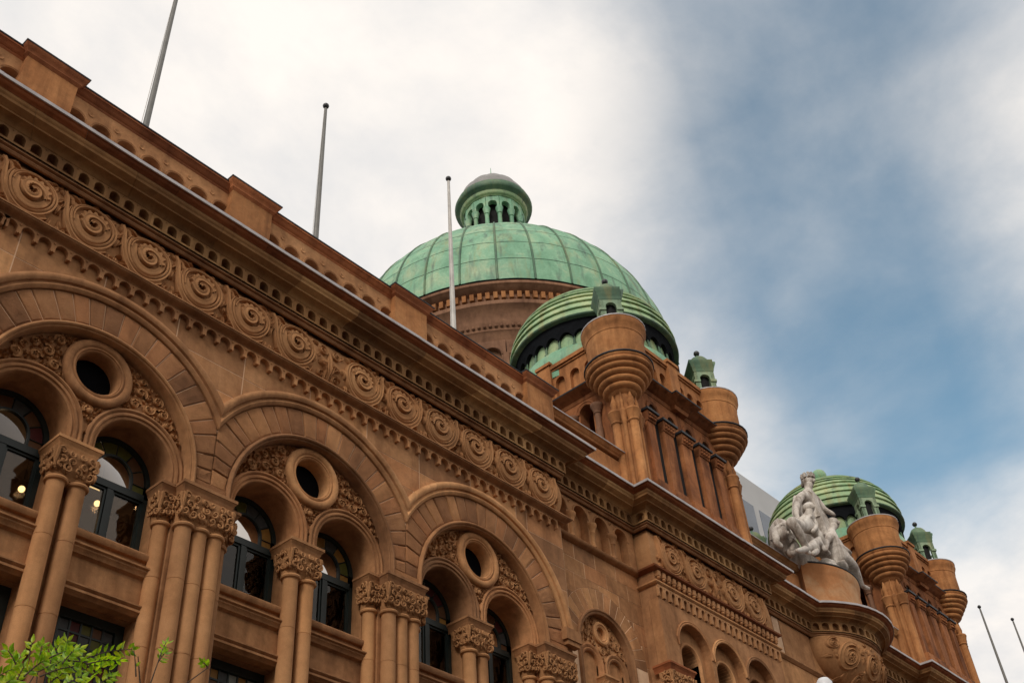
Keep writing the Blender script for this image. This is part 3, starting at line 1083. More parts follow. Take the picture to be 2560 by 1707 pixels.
def capital_mesh(hw, hd, z0, z1, lobes, seed, fl=0.06):
    """carved basket capital; hw, hd half width and depth at the top; lobes: shaft x positions"""
    rnd = random.Random(seed)
    m = MB()
    # core: flared
    rows = []
    for t in np.linspace(0, 1, 6):
        f_ = 1-fl*1.6*(1-t)**1.6/hw*1.0
        e = -0.05*(1-t)**2
        x, y, z = hw*f_+e, hd*f_+e, z0+(z1-z0)*t
        rows.append([(-x, -y, z), (x, -y, z), (x, y, z), (-x, y, z)])
    m.grid(rows, close_row=True, cap=True)
    H = z1-z0
    for lx in lobes:   # bells under the basket
        m.lathe([(0.165, z0-0.02), (0.175, z0+0.08), (0.20, z0+0.2), (0.235, z0+0.32)], lx, -hd+0.235, 12)
        for a in (-150, -120, -90, -60, -30):
            ca, sa = cos(radians(a)), sin(radians(a))
            m.ball((lx+0.215*ca, -hd+0.235+0.215*sa, z0+0.26), 0.045, 5, (1, 1, 1.3))
            m.ball((lx+0.19*ca, -hd+0.235+0.19*sa, z0+0.12), 0.03, 4, (1, 1, 1.6))

    def face(u0, u1, P):
        n = max(3, int((u1-u0)/0.17))
        for row in range(3):
            for i in range(n):
                u = u0+(u1-u0)*(i+0.5+0.2*(row % 2)+rnd.uniform(-0.15, 0.15))/n
                z = z0+H*(0.30+0.27*row)+rnd.uniform(-0.02, 0.02)
                R = rnd.uniform(0.06, 0.095)
                hand = rnd.choice((-1, 1))
                st = rnd.uniform(0, 6.28)
                pts, rd = [], []
                for q in range(13):
                    a = st+hand*q*0.55
                    rr = R*(1-0.06*q)
                    pts.append(P(u+rr*cos(a), z+rr*sin(a), 0.012+0.03*sin(q*0.26)))
                    rd.append(0.026-0.0011*q)
                m.tube(pts, rd, 5)
                m.ball(P(u, z, 0.02), 0.028, 4)
        for u in (u0+0.02, u1-0.02):   # corner stalk
            m.tube([P(u, z0+H*0.25, 0.0), P(u, z0+H*0.6, 0.02), P(u, z1-0.03, 0.03)], [0.02, 0.03, 0.036], 5)
    face(-hw, hw, lambda u, z, h: (u, -hd-h+0.05*max(0.0, 1-(z-z0)/H)**1.5, z))
    face(-hd, hd*0.6, lambda u, z, h: (-hw-h+0.05*max(0.0, 1-(z-z0)/H)**1.5, u, z))
    face(-hd, hd*0.3, lambda u, z, h: (hw+h-0.05*max(0.0, 1-(z-z0)/H)**1.5, u, z))
    return m


def abacus_mesh(hw, yf, yb, z0, z1):
    H = z1-z0
    pr = [(-0.075, z0), (-0.07, z0+H*0.2), (-0.05, z0+H*0.34), (-0.045, z0+H*0.5), (-0.02, z0+H*0.62), (-0.012, z0+H*0.7), (0, z0+H*0.72), (0, z1-0.004), (-0.02, z1), (-0.3, z1)]
    pth = [(-hw, yb), (-hw, yf), (hw, yf), (hw, yb)]
    return sweep(MB(), pr, pth, cap=True)


ZL = 1.2
m_sh1 = shaft_mesh(0.155, ZL, 12.46)
m_sh2 = shaft_mesh(0.14, ZL, 12.50)
m_capP = capital_mesh(0.55, 0.32, 12.54, 13.09, (-0.33, 0.0, 0.33), 3)
m_capJ = capital_mesh(0.205, 0.2, 12.58, 13.10, (0.0,), 4)
m_capM = capital_mesh(0.385, 0.28, 12.58, 13.10, (-0.195, 0.195), 6)
m_abP = abacus_mesh(0.6, 15.40, 16.1, 13.085, 13.325)
m_abJ = abacus_mesh(0.27, 15.68, 16.2, 13.09, 13.315)
m_abM = abacus_mesh(0.43, 15.66, 16.4, 13.09, 13.318)
SH = {}


def put(key, name, mb, material, parent, loc, sm=40):
    if key not in SH:
        SH[key] = ob(name, mb, material, parent, sm, loc=loc)
        return SH[key]
    return dup(SH[key], parent, loc)


for xp in XP:
    P = put('abP', 'pier_abacus', m_abP, 'stone', HALL, (xp, 0, 0))
    put('capP', 'capital', m_capP, 'carved', P, (0, 15.76, 0), 50)
    for dx in (-0.33, 0, 0.33):
        put('sh1', 'column_shaft', m_sh1, 'shaft', P, (dx, 15.66, 0))
    for s_ in (-1, 1):
        J = put('abJ', 'jamb_abacus', m_abJ, 'stone', HALL, (xp+s_*0.62, 0, 0))
        put('capJ', 'capital', m_capJ, 'carved', J, (0, 15.95, 0), 50)
        put('sh2', 'column_shaft', m_sh2, 'shaft', J, (0, 15.95, 0))
for xb in XB:
    M_ = put('abM', 'mullion_abacus', m_abM, 'stone', HALL, (xb, 0, 0))
    put('capM', 'capital', m_capM, 'carved', M_, (0, 15.99, 0), 50)
    for dx in (-0.195, 0.195):
        put('sh3', 'column_shaft', shaft_mesh(0.155, ZL, 12.50), 'shaft', M_, (dx, 15.90, 0))
b = MB()
for xp in XP:
    b.box(max(XA+0.14, xp-0.5), min(XE-0.14, xp+0.5), 15.80, 16.6, 0, 13.08)
    b.box(max(XA+0.14, xp-0.725), min(XE-0.14, xp+0.725), 16.06, 16.6, 0, 13.3)
    b.box(max(XA+0.14, xp-0.54), min(XE-0.14, xp+0.54), 15.86, 16.6, 0, 12.5)
for xb in XB:
    b.box(xb-0.265, xb+0.265, 16.05, 16.6, 0, 13.3)
islands('pier_core', b, 'stone', HALL, 0)

# --- spandrel panels between the storeys, one under each window
SPP = [(-0.2, 10.70), (0.06, 10.70), (0.10, 10.74), (0.14, 10.76), (0.14, 10.80), (0.11, 10.82), (0.16, 10.86), (0.16, 10.885), (0.10, 10.92), (0.03, 10.96), (0.03, 11.40), (0.06, 11.425), (0.10, 11.44), (0.12, 11.49), (0.15, 11.52), (0.15, 11.545), (0.19, 11.57), (0.19, 11.60), (0.04, 11.615), (0.04, 11.745), (0.10, 11.755), (0.13, 11.80), (0.13, 11.86), (0.05, 11.93), (-0.2, 11.95)]
for i, xb in enumerate(XB):
    for s_ in (-1, 1):
        x0, x1 = sorted((xb+s_*0.2, xb+s_*1.86))
        b = sweep(MB(), SPP, [(x0, 16.05), (x1, 16.05)])
        ob('spandrel_panel', b, 'stone', HALL, 40)
        b = MB(); b.box(x0, x1, 16.2, 16.6, 10.68, 11.94)
        ob('spandrel_back', b, 'stone', HALL, 0)

# --- windows
GC = ['g_amber', 'g_olive', 'g_brown', 'g_maroon', 'g_slate', 'g_grey']


def arched_window(cx, seed, hw=0.77, zs=11.94, zspr=SAZ, y=16.42, parent=HALL):
    rnd = random.Random(seed)
    fr = MB()
    zt = 13.22
    for (x0, x1, z0, z1, yo) in ((-hw, -hw+0.10, zs, zspr, 0), (hw-0.10, hw, zs, zspr, 0), (-hw+0.1, hw-0.1, zs, zs+0.09, 0.0), (-hw+0.1, hw-0.1, zt-0.07, zt+0.07, -0.02), (-0.06, 0.06, zs+0.09, zt-0.07, -0.01)):
        fr.box(x0, x1, y-0.05+yo, y+0.05, z0, z1)
    for s_ in (-1, 1):          # casement stiles
        a, c = sorted((s_*0.06, s_*(hw-0.1)))
        for (x0, x1, z0, z1) in ((a, a+0.045, zs+0.09, zt-0.07), (c-0.045, c, zs+0.09, zt-0.07), (a+0.045, c-0.045, zs+0.09, zs+0.135), (a+0.045, c-0.045, zt-0.115, zt-0.07)):
            fr.box(x0, x1, y-0.03, y+0.04, z0, z1)
    fr.arc([(hw-0.10, y+0.05), (hw-0.10, y-0.05), (hw, y-0.05), (hw, y+0.05)], 0, zspr, pi, 0, 24, stilt=zt)
    ri = 0.40
    fr.arc([(ri-0.02, y+0.03), (ri-0.02, y-0.04), (ri+0.02, y-0.04), (ri+0.02, y+0.03)], 0, zspr, pi, 0, 20, stilt=zt+0.07)
    for k in range(7):
        a = pi*k/6
        fr.tube([(ri*cos(a), y-0.01, zspr+ri*sin(a)), ((hw-0.1)*cos(a), y-0.01, zspr+(hw-0.1)*sin(a))], 0.014, 4)
    W_ = ob('arched_window', fr, 'frame', parent, 0, loc=(cx, 0, 0))
    for s_ in (-1, 1):
        a, c = sorted((s_*0.10, s_*(hw-0.14)))
        ob('pane', MB().box(a, c, y, y+0.012, zs+0.13, zt-0.11), 'glass', W_, 0)
    g = [(-ri, zt+0.07)]+arch_pts(0, zspr, ri, pi, 0, 18)+[(ri, zt+0.07)]
    ob('pane', MB().plate([g], y, y+0.012), 'glass', W_, 0)
    for k in range(6):
        a0, a1 = pi*k/6+0.02, pi*(k+1)/6-0.02
        lp = [((ri+0.02)*cos(a), zspr+(ri+0.02)*sin(a)) for a in np.linspace(a0, a1, 5)]+[((hw-0.1)*cos(a), zspr+(hw-0.1)*sin(a)) for a in np.linspace(a1, a0, 5)]
        ob('stained_pane', MB().plate([lp], y, y+0.012), rnd.choice(GC[:5]), W_, 0)
    for s_ in (-1, 1):
        a, c = sorted((s_*(ri+0.02), s_*(hw-0.1)))
        ob('stained_pane', MB().box(a, c, y, y+0.012, zt+0.07, zspr-0.005), rnd.choice(GC[:5]), W_, 0)
    return W_


def square_window(cx, seed, bright):
    rnd = random.Random(seed)
    y, hw, zt, zb = 16.42, 0.77, 10.69, 6.2
    fr = MB()
    nx, pw = 6, 0.205
    gx = nx*pw/2
    fr.box(-hw, -gx, y-0.05, y+0.05, zb, zt)
    fr.box(gx, hw, y-0.05, y+0.05, zb, zt)
    fr.box(-gx, gx, y-0.05, y+0.05, zt-0.17, zt)
    rows = 9
    for i in range(1, nx):
        fr.box(-gx+i*pw-0.016, -gx+i*pw+0.016, y-0.02, y+0.03, zt-0.17-rows*pw, zt-0.17)
    for j in range(1, rows+1):
        fr.box(-gx, gx, y-0.018, y+0.028, zt-0.17-j*pw-0.016, zt-0.17-j*pw+0.016)
    fr.box(-gx, gx, y, y+0.05, zb, zt-0.17-rows*pw-0.02)
    W_ = ob('square_paned_window', fr, 'frame', HALL, 0, loc=(cx, 0, 0))
    pal = ['g_grey', 'g_maroon', 'g_amber', 'g_lime', 'g_amber', 'g_brown', 'g_slate', 'g_olive', 'g_lime'] if bright else ['g_brown', 'g_maroon', 'g_slate', 'g_olive', 'g_brown', 'g_maroon', 'g_slate']
    last = None
    for j in range(rows):
        for i in range(nx):
            c = rnd.choice([p for p in pal if p != last])
            last = c
            key = 'sq'+c
            loc = (-gx+(i+0.5)*pw, y, zt-0.17-(j+0.5)*pw)
            if key not in SH:
                SH[key] = ob('stained_pane', MB().box(-pw/2+0.017, pw/2-0.017, 0, 0.01, -pw/2+0.017, pw/2-0.017), c, W_, 0, loc=loc)
            else:
                dup(SH[key], W_, loc)


for i, xb in enumerate(XB):
    for j, s_ in enumerate((-1, 1)):
        arched_window(xb+s_*SAX, 10+2*i+j)
        if i in (1, 2):
            square_window(xb+s_*SAX, 30+2*i+j, i == 2)

# --- parapet of the range
PA = 0.605


def parapet_run(x0, x1, y, n, bottom=19.40, top=21.38):
    """blind arcade with coping between x0 and x1"""
    m = MB()
    st = (x1-x0)/n
    holes = []
    for i in range(n):
        cx = x0+st*(i+0.5)
        holes.append([(cx-0.235, 19.7), (cx-0.235, 20.46)]+arch_pts(cx, 20.46, 0.235, pi, 0, 12)[1:-1]+[(cx+0.235, 20.46), (cx+0.235, 19.7)])
    m.plate([[(x0, bottom), (x1, bottom), (x1, 21.13), (x0, 21.13)]]+[h[::-1] for h in holes], y, y+0.2)
    m.box(x0, x1, y+0.2, y+0.45, bottom, top-0.1)
    for i in range(n):
        cx = x0+st*(i+0.5)
        m.arc([(0.235, y), (0.235, y-0.015), (0.25, y-0.022), (0.262, y-0.008), (0.27, y-0.02), (0.288, y-0.022), (0.295, y+0.005)], cx, 20.46, pi, 0, 12)
        if i < n-1:
            m.ring([(0.07, y+0.004), (0.06, y-0.02), (0.03, y-0.01), (0.002, y+0.0)], cx+st/2, 20.82, 10)
    return m


def coping(path, z=21.34, dr=0.0, seal=True):
    m = sweep(MB(), [(-0.5, 21.09), (0.0, 21.09), (0.025, 21.12), (0.03, 21.14), (0.05, 21.15), (0.09, 21.19), (0.125, 21.25), (0.15, 21.26), (0.15, z-0.03), (-0.5, z-0.03)], path)
    c = sweep(MB(), [(-0.52, z-0.028), (0.165, z-0.028), (0.17, z), (-0.52, z+0.05)], path)
    return m, c


YPAR = 15.45
for i in range(4):
    x0, x1 = XP[i]+0.40, XP[i+1]-0.40
    ob('parapet_arcade', parapet_run(x0, x1, YPAR, 7), 'stone', HALL, 40)
    m, c = coping([(x0, YPAR), (x1, YPAR)])
    ob('parapet_coping', m, 'fascia', HALL, 40)
    ob('coping_flashing', c, 'darklead', HALL, 0)
for xp in XP:
    b = MB(); b.box(-0.56, 0.56, 15.28, 15.95, 19.40, 21.12)
    P = ob('parapet_pier', b, 'orange', HALL, 0, loc=(xp-0.03, 0, 0))
    m = sweep(MB(), [(-0.3, 21.12), (0.0, 21.12), (0.03, 21.15), (0.06, 21.18), (0.06, 21.22), (0.10, 21.27), (0.14, 21.32), (0.15, 21.36), (-0.3, 21.36)], [(-0.56, 16.0), (-0.56, 15.28), (0.56, 15.28), (0.56, 16.0)])
    ob('coping', m, 'fascia', P, 40)
    m = sweep(MB(), [(-0.35, 21.362), (0.16, 21.362), (0.165, 21.395), (-0.35, 21.44)], [(-0.56, 16.0), (-0.56, 15.28), (0.56, 15.28), (0.56, 16.0)])
    m.add([(-0.3, 15.5, 21.43), (0.3, 15.5, 21.43), (0.3, 16, 21.43), (-0.3, 16, 21.43)], [(0, 1, 2, 3)])
    ob('flashing', m, 'darklead', P, 0)
    m = MB()
    rows = []
    for i in range(13):
        a = pi*i/12
        rows.append([(0.42*cos(a), 15.45, 21.40+0.30*sin(a)), (0.42*cos(a), 15.95, 21.40+0.30*sin(a))])
    m.grid(rows)
    m.add([r[0] for r in rows], [tuple(range(13))])
    ob('rounded_cap', m, 'lead', P, 40)

# --- recessed bay beside the range, and its twin beyond
RX0, RX1 = 20.5, 24.4
RC = 22.45


def recess_bay(x0, x1, cx, rich=True):
    yw = 15.9
    # blind arcade
    m = MB()
    holes = []
    for i in range(4):
        c = x0+0.46+0.93*i
        holes.append([(c-0.31, 17.20), (c-0.31, 18.02)]+arch_pts(c, 18.02, 0.31, pi, 0, 12)[1:-1]+[(c+0.31, 18.02), (c+0.31, 17.20)])
    m.plate([[(x0+0.01, 17.17), (x1-0.01, 17.17), (x1-0.01, 18.45), (x0+0.01, 18.45)]]+[h[::-1] for h in holes], 15.83, 16.10)
    for i in range(4):
        c = x0+0.46+0.93*i
        m.arc([(0.31, 15.83), (0.315, 15.80), (0.345, 15.79), (0.36, 15.815), (0.365, 15.835)], c, 18.02, pi, 0, 12)
    bl = ob('blind_arcade', m, 'stone', HALL, 40)
    m = MB(); m.box(x0, x1, 16.101, 16.5, 0, 18.7)
    ob('wall_backing', m, 'stone', HALL, 0)
    for i in range(3):
        c = x0+0.46+0.93*(i+0.5)
        m = MB().lathe([(0.001, 17.18), (0.11, 17.18), (0.11, 17.23), (0.075, 17.27), (0.075, 17.62), (0.1, 17.65), (0.09, 17.68), (0.14, 17.82), (0.17, 17.86), (0.17, 17.93), (0.001, 17.94)], c, 15.84, 12)
        ob('colonnette', m, 'stone', HALL, 40)
        spm = MB()
        spiral(spm, c, 18.33, 0.07, 1.2, 0.04, 0.02, lambda x, z: 15.83, 1, 0.5)
        ob('carved_curl', spm, 'carved', bl, 50)
    b = sweep(MB(), [(-0.3, 17.02), (0.0, 17.02), (0.05, 17.05), (0.09, 17.06), (0.13, 17.10), (0.14, 17.15), (0.10, 17.175), (-0.3, 17.178)], [(x0, 15.86), (x1, 15.86)])
    ob('sill_string', b, 'stone', HALL, 40)
    # ashlar with an arch: cells in courses, cut round the voussoirs
    zc_, r_in, r_out = 14.12, 1.22, 1.80
    rnd = random.Random(int(x0))
    zz = [13.0, 13.62, 14.24, 14.86, 15.48, 16.1, 16.56, 17.02]

    def ztop(x):
        d = abs(x-cx)
        return zc_+sqrt(r_out*r_out-d*d) if d < r_out else 0
    for j in range(len(zz)-1):
        n = 4
        xs_ = [x0]+[x0+(x1-x0)*(i+(0.5 if j % 2 else 0.0)+rnd.uniform(-0.1, 0.1))/n for i in range(0 if j % 2 else 1, n)]+[x1]
        for i in range(len(xs_)-1):
            a, c = xs_[i]+0.010, xs_[i+1]-0.010
            if c-a < 0.08:
                continue
            seg = []
            run = []
            for x in np.linspace(a, c, 22):
                zb = max(zz[j]+0.007, ztop(x)+0.01)
                # below the springing the ring is a straight pilaster edge
                inside = (abs(x-cx) < r_out and zz[j+1] <= zc_+0.01)
                if zb < zz[j+1]-0.03 and not inside:
                    seg.append((x, zb))
                else:
                    if len(seg) > 2:
                        run.append(seg)
                    seg = []
            if len(seg) > 2:
                run.append(seg)
            for sg in run:
                lp = sg+[(sg[-1][0], zz[j+1]-0.007), (sg[0][0], zz[j+1]-0.007)]
                ob('ashlar_stone', MB().plate([lp], yw+rnd.uniform(-0.007, 0.0), yw+0.13), 'stone', HALL, 0)
    mo = MB()
    for i in range(60):
        xa, xc_ = x0+(x1-x0)*i/60, x0+(x1-x0)*(i+1)/60
        def zin(x):
            d = abs(x-cx)
            return zc_+sqrt(1.21**2-d*d) if d < 1.21 else 0.0
        mo.add([(xa, yw+0.0025, max(0, zin(xa))), (xc_, yw+0.0025, max(0, zin(xc_))), (xc_, yw+0.0025, 17.03), (xa, yw+0.0025, 17.03)], [(0, 1, 2, 3)])
    ob('mortar_bed', mo, 'mortar', HALL, 0)
    A_ = ob('narrow_arch', MB().arc([(1.22, 15.96), (1.22, 15.86), (1.195, 15.83), (1.16, 15.83), (1.14, 15.86), (1.12, 15.87), (1.10, 15.855), (1.07, 15.87), (1.06, 15.9), (1.06, 16.12)], cx, zc_, pi, 0, 30, stilt=9.0), 'stone', HALL, 40)
    nv = 17
    for i in range(nv):
        a0, a1 = pi*i/nv+0.007, pi*(i+1)/nv-0.007
        lp = [(cx+1.225*cos(a), zc_+1.225*sin(a)) for a in (a0, (a0+a1)/2, a1)]+[(cx+r_out*cos(a), zc_+r_out*sin(a)) for a in (a1, (a0+a1)/2, a0)]
        ob('voussoir', MB().plate([lp], yw-0.004+rnd.uniform(-0.004, 0.003), yw+0.1), 'stone', A_, 0)
    # tympanum with small oculus and twin lights
    oz, orr = 14.72, 0.33
    sx, sz, sr = 0.54, 13.78, 0.30
    lp = [(cx-1.07, 9.0), (cx-1.07, zc_)]+arch_pts(cx, zc_, 1.07, pi, 0, 24)[1:-1]+[(cx+1.07, zc_), (cx+1.07, 9.0)]
    holes = [[(cx+0.17*cos(2*pi*i/16), oz+0.17*sin(2*pi*i/16)) for i in range(16)]]
    for s_ in (-1, 1):
        c = cx+s_*sx
        holes.append([(c-sr, 9.6), (c-sr, sz)]+arch_pts(c, sz, sr, pi, 0, 12)[1:-1]+[(c+sr, sz), (c+sr, 9.6)])
    tm = ob('tympanum', MB().plate([lp[::-1]]+holes, 16.06, 16.45), 'stone', HALL, 40)
    q = MB().ring([(orr, 16.07), (orr, 15.99), (orr-0.03, 15.96), (orr-0.08, 15.96), (orr-0.1, 15.99), (orr-0.13, 15.98), (0.17, 16.0), (0.165, 16.1)], cx, oz, 28)
    ob('oculus_ring', q, 'stone', tm, 40)
    for s_ in (-1, 1):
        q = MB().arc([(0.50, 16.07), (0.50, 16.0), (0.47, 15.98), (0.43, 15.99), (0.40, 16.02), (0.37, 16.0), (0.33, 16.01), (0.30, 16.05), (0.30, 16.3)], cx+s_*sx, sz, pi, 0, 18, stilt=13.5)
        ob('light_arch', q, 'stone', tm, 40)
        q = MB()
        q.box(cx+s_*sx-0.30, cx+s_*sx+0.30, 16.40, 16.42, 9.6, 14.1)
        ob('pane', q, 'darkglass', tm, 0)
    reg = lambda x, z: min(1.04-math.hypot(x-cx, z-zc_), math.hypot(x-cx, z-oz)-orr-0.01, math.hypot(abs(x-cx)-sx, z-sz)-0.51, z-13.9)
    ob('carved_foliage', foliage(reg, 22, lambda x, z: 16.06, 0.03, 0.14, 0.05, 9, (cx-1.05, cx+1.05), (13.9, 15.2)), 'carved', tm, 50)
    q = abacus_mesh(0.3, 15.8, 16.2, 13.28, 13.48)
    A2 = ob('light_abacus', q, 'stone', HALL, 40, loc=(cx, 0, 0))
    ob('capital', capital_mesh(0.26, 0.18, 12.9, 13.28, (-0.12, 0.12), 8), 'carved', A2, 50, loc=(0, 16.0, 0))


recess_bay(RX0, RX1, RC)
m, c = coping([(RX0-0.2, 15.80), (RX1, 15.80)], 21.30)
b = MB(); b.box(RX0-0.1, RX1+0.2, 15.82, 16.1, 19.4, 20.95)
ob('parapet_wall', b, 'orange', HALL, 0)
ob('parapet_coping', m, 'orange', HALL, 40)
ob('coping_flashing', c, 'lead', HALL, 0)


# --- pavilions under the towers
def pavilion(x0, x1, full=True):
    cx = (x0+x1)/2
    y = YPV
    frieze_core(x0, x1, y, 0.09, 15.9)
    ysf = lambda x, z: y+0.11-swell(z, 0.09)
    if 'scrP' not in SH:
        SH['scrP'] = ob('frieze_scroll', scroll_module(ysf), 'carved', HALL, 50, loc=(cx-2.3, 0, 0))
        SH['palP'] = ob('frieze_palmette', palmette(ysf), 'carved', HALL, 50, loc=(cx, 0, 0))
    else:
        dup(SH['scrP'], HALL, (cx-2.3, 0, 0)); dup(SH['palP'], HALL, (cx, 0, 0))
    dup(SH['scrP'], HALL, (cx-1.04, 0, 0))
    dup(SH['scrP'], HALL, (cx+1.04, 0, 0), mirror=True)
    dup(SH['scrP'], HALL, (cx+2.3, 0, 0), mirror=True)
    pth = [(x0, 15.9), (x0, y), (x1, y), (x1, 15.9)]
    b = sweep(MB(), [(-0.3, 17.05), (0.06, 17.05), (0.10, 17.08), (0.15, 17.10), (0.17, 17.15), (0.08, 17.17), (-0.3, 17.17)], pth)
    ob('ledge', b, 'fascia', HALL, 40)
    b = sweep(MB(), [(-0.3, 16.60), (0.02, 16.60), (0.07, 16.63), (0.10, 16.66), (0.10, 16.70), (0.03, 16.73), (-0.3, 16.74)], pth)
    ob('string_course', b, 'stone', HALL, 40)
    # dogtooth row
    m = MB()
    n = 26
    for i in range(n):
        c = x0+(x1-x0)*(i+0.5)/n
        m.box(c-0.065, c+0.065, y-0.10, y+0.02, 16.88, 17.04)
        m.ball((c, y-0.05, 16.84), 0.06, 5)
        m.ball((c+0.125, y-0.02, 16.97), 0.03, 4)
    ob('dogtooth_course', m, 'stone', HALL, 0)
    m = MB()
    m.box(x0+0.01, x1-0.01, y+0.02, 15.9, 16.1, 17.04)
    ob('wall_backing', m, 'stone', HALL, 0)
    ob('corbel_table', corbel_table(x0+0.01, 22, (x1-x0-0.02)/22, 16.598, 16.44, 16.22, y-0.055, y+0.03, 0.12), 'stone', HALL, 40)
    # wall with three arches
    pit, r, zc_ = 1.77, 0.916, 15.0
    xs_ = [cx-pit, cx, cx+pit]
    m = MB()
    lp = [(x0, 0.0), (x0, 16.2), (x1, 16.2), (x1, 0.0)]
    for k in (2, 1, 0):
        c = xs_[k]
        am = acos(pit/2/0.86) if False else 0
        lp += [(c+0.80, 0.0), (c+0.80, zc_)]+arch_pts(c, zc_, 0.80, 0, pi, 16)[1:-1]+[(c-0.80, zc_), (c-0.80, 0.0)]
    m.plate([lp[::-1]], y, 15.62)
    ob('pavilion_wall', m, 'stone', HALL, 0)
    m = MB()
    m.box(x0+0.003, x0+0.3, 15.63, 16.2, 0, 16.1); m.box(x1-0.3, x1-0.003, 15.63, 16.2, 0, 16.1)
    islands('return_wall', m, 'stone', HALL, 0)
    m = MB()
    hs = []
    for c in xs_:
        hs.append([(c-0.42, 9.0), (c-0.42, 14.82)]+arch_pts(c, 14.82, 0.42, pi, 0, 14)[1:-1]+[(c+0.42, 14.82), (c+0.42, 9.0)])
    m.plate([[(x0+0.3, 0), (x1-0.3, 0), (x1-0.3, 16.1), (x0+0.3, 16.1)]]+[h[::-1] for h in hs], 15.55, 16.1)
    ob('inner_wall', m, 'stone', HALL, 0)
    for c in xs_:
        A_ = ob('light_arch', MB().arc([(0.53, 15.56), (0.53, 15.50), (0.50, 15.48), (0.46, 15.49), (0.44, 15.52), (0.42, 15.55), (0.42, 15.9)], c, 14.82, pi, 0, 18, stilt=14.2), 'stone', HALL, 40)
        rows = []
        prof = [(0.80, 15.35), (0.80, 15.27), (0.83, 15.255), (0.86, 15.27), (0.89, 15.255), (0.916, 15.275), (0.916, 15.35)]
        for i in range(25):
            row = []
            for rr, yy in prof:
                am = acos(min(1, pit/2/rr)) if rr > pit/2 else 0.0
                a = pi-am-(pi-2*am)*i/24
                row.append((c+rr*cos(a), yy, zc_+rr*sin(a)))
            rows.append(row)
        ob('hood_moulding', MB().grid(rows, cap=True), 'stone', HALL, 40)
        ob('pane', MB().box(c-0.43, c+0.43, 15.98, 16.0, 9.0, 15.3), 'darkglass', A_, 0)
    # pier capitals
    for c, hw in ((x0+0.42, 0.62), (cx-pit/2, 0.36), (cx+pit/2, 0.36), (x1-0.42, 0.62)):
        A2 = ob('pier_abacus', abacus_mesh(hw, 15.10 if hw > 0.5 else 15.26, 15.7, 14.0, 14.22), 'fascia', HALL, 40, loc=(c, 0, 0))
        ob('capital', capital_mesh(hw-0.06, 0.2, 13.45, 14.0, (-0.25, 0.25) if hw > 0.5 else (-0.12, 0.12), 12), 'carved', A2, 50, loc=(0, 15.36 if hw > 0.5 else 15.5, 0))
        for dx in ((-0.3, 0.3) if hw > 0.5 else (0,)):
            ob('column_shaft', shaft_mesh(0.17, 1.2, 13.36), 'shaft', A2, 40, loc=(dx, 15.34 if hw > 0.5 else 15.5, 0))


pavilion(24.4, 31.0)
pavilion(43.0, 49.6)


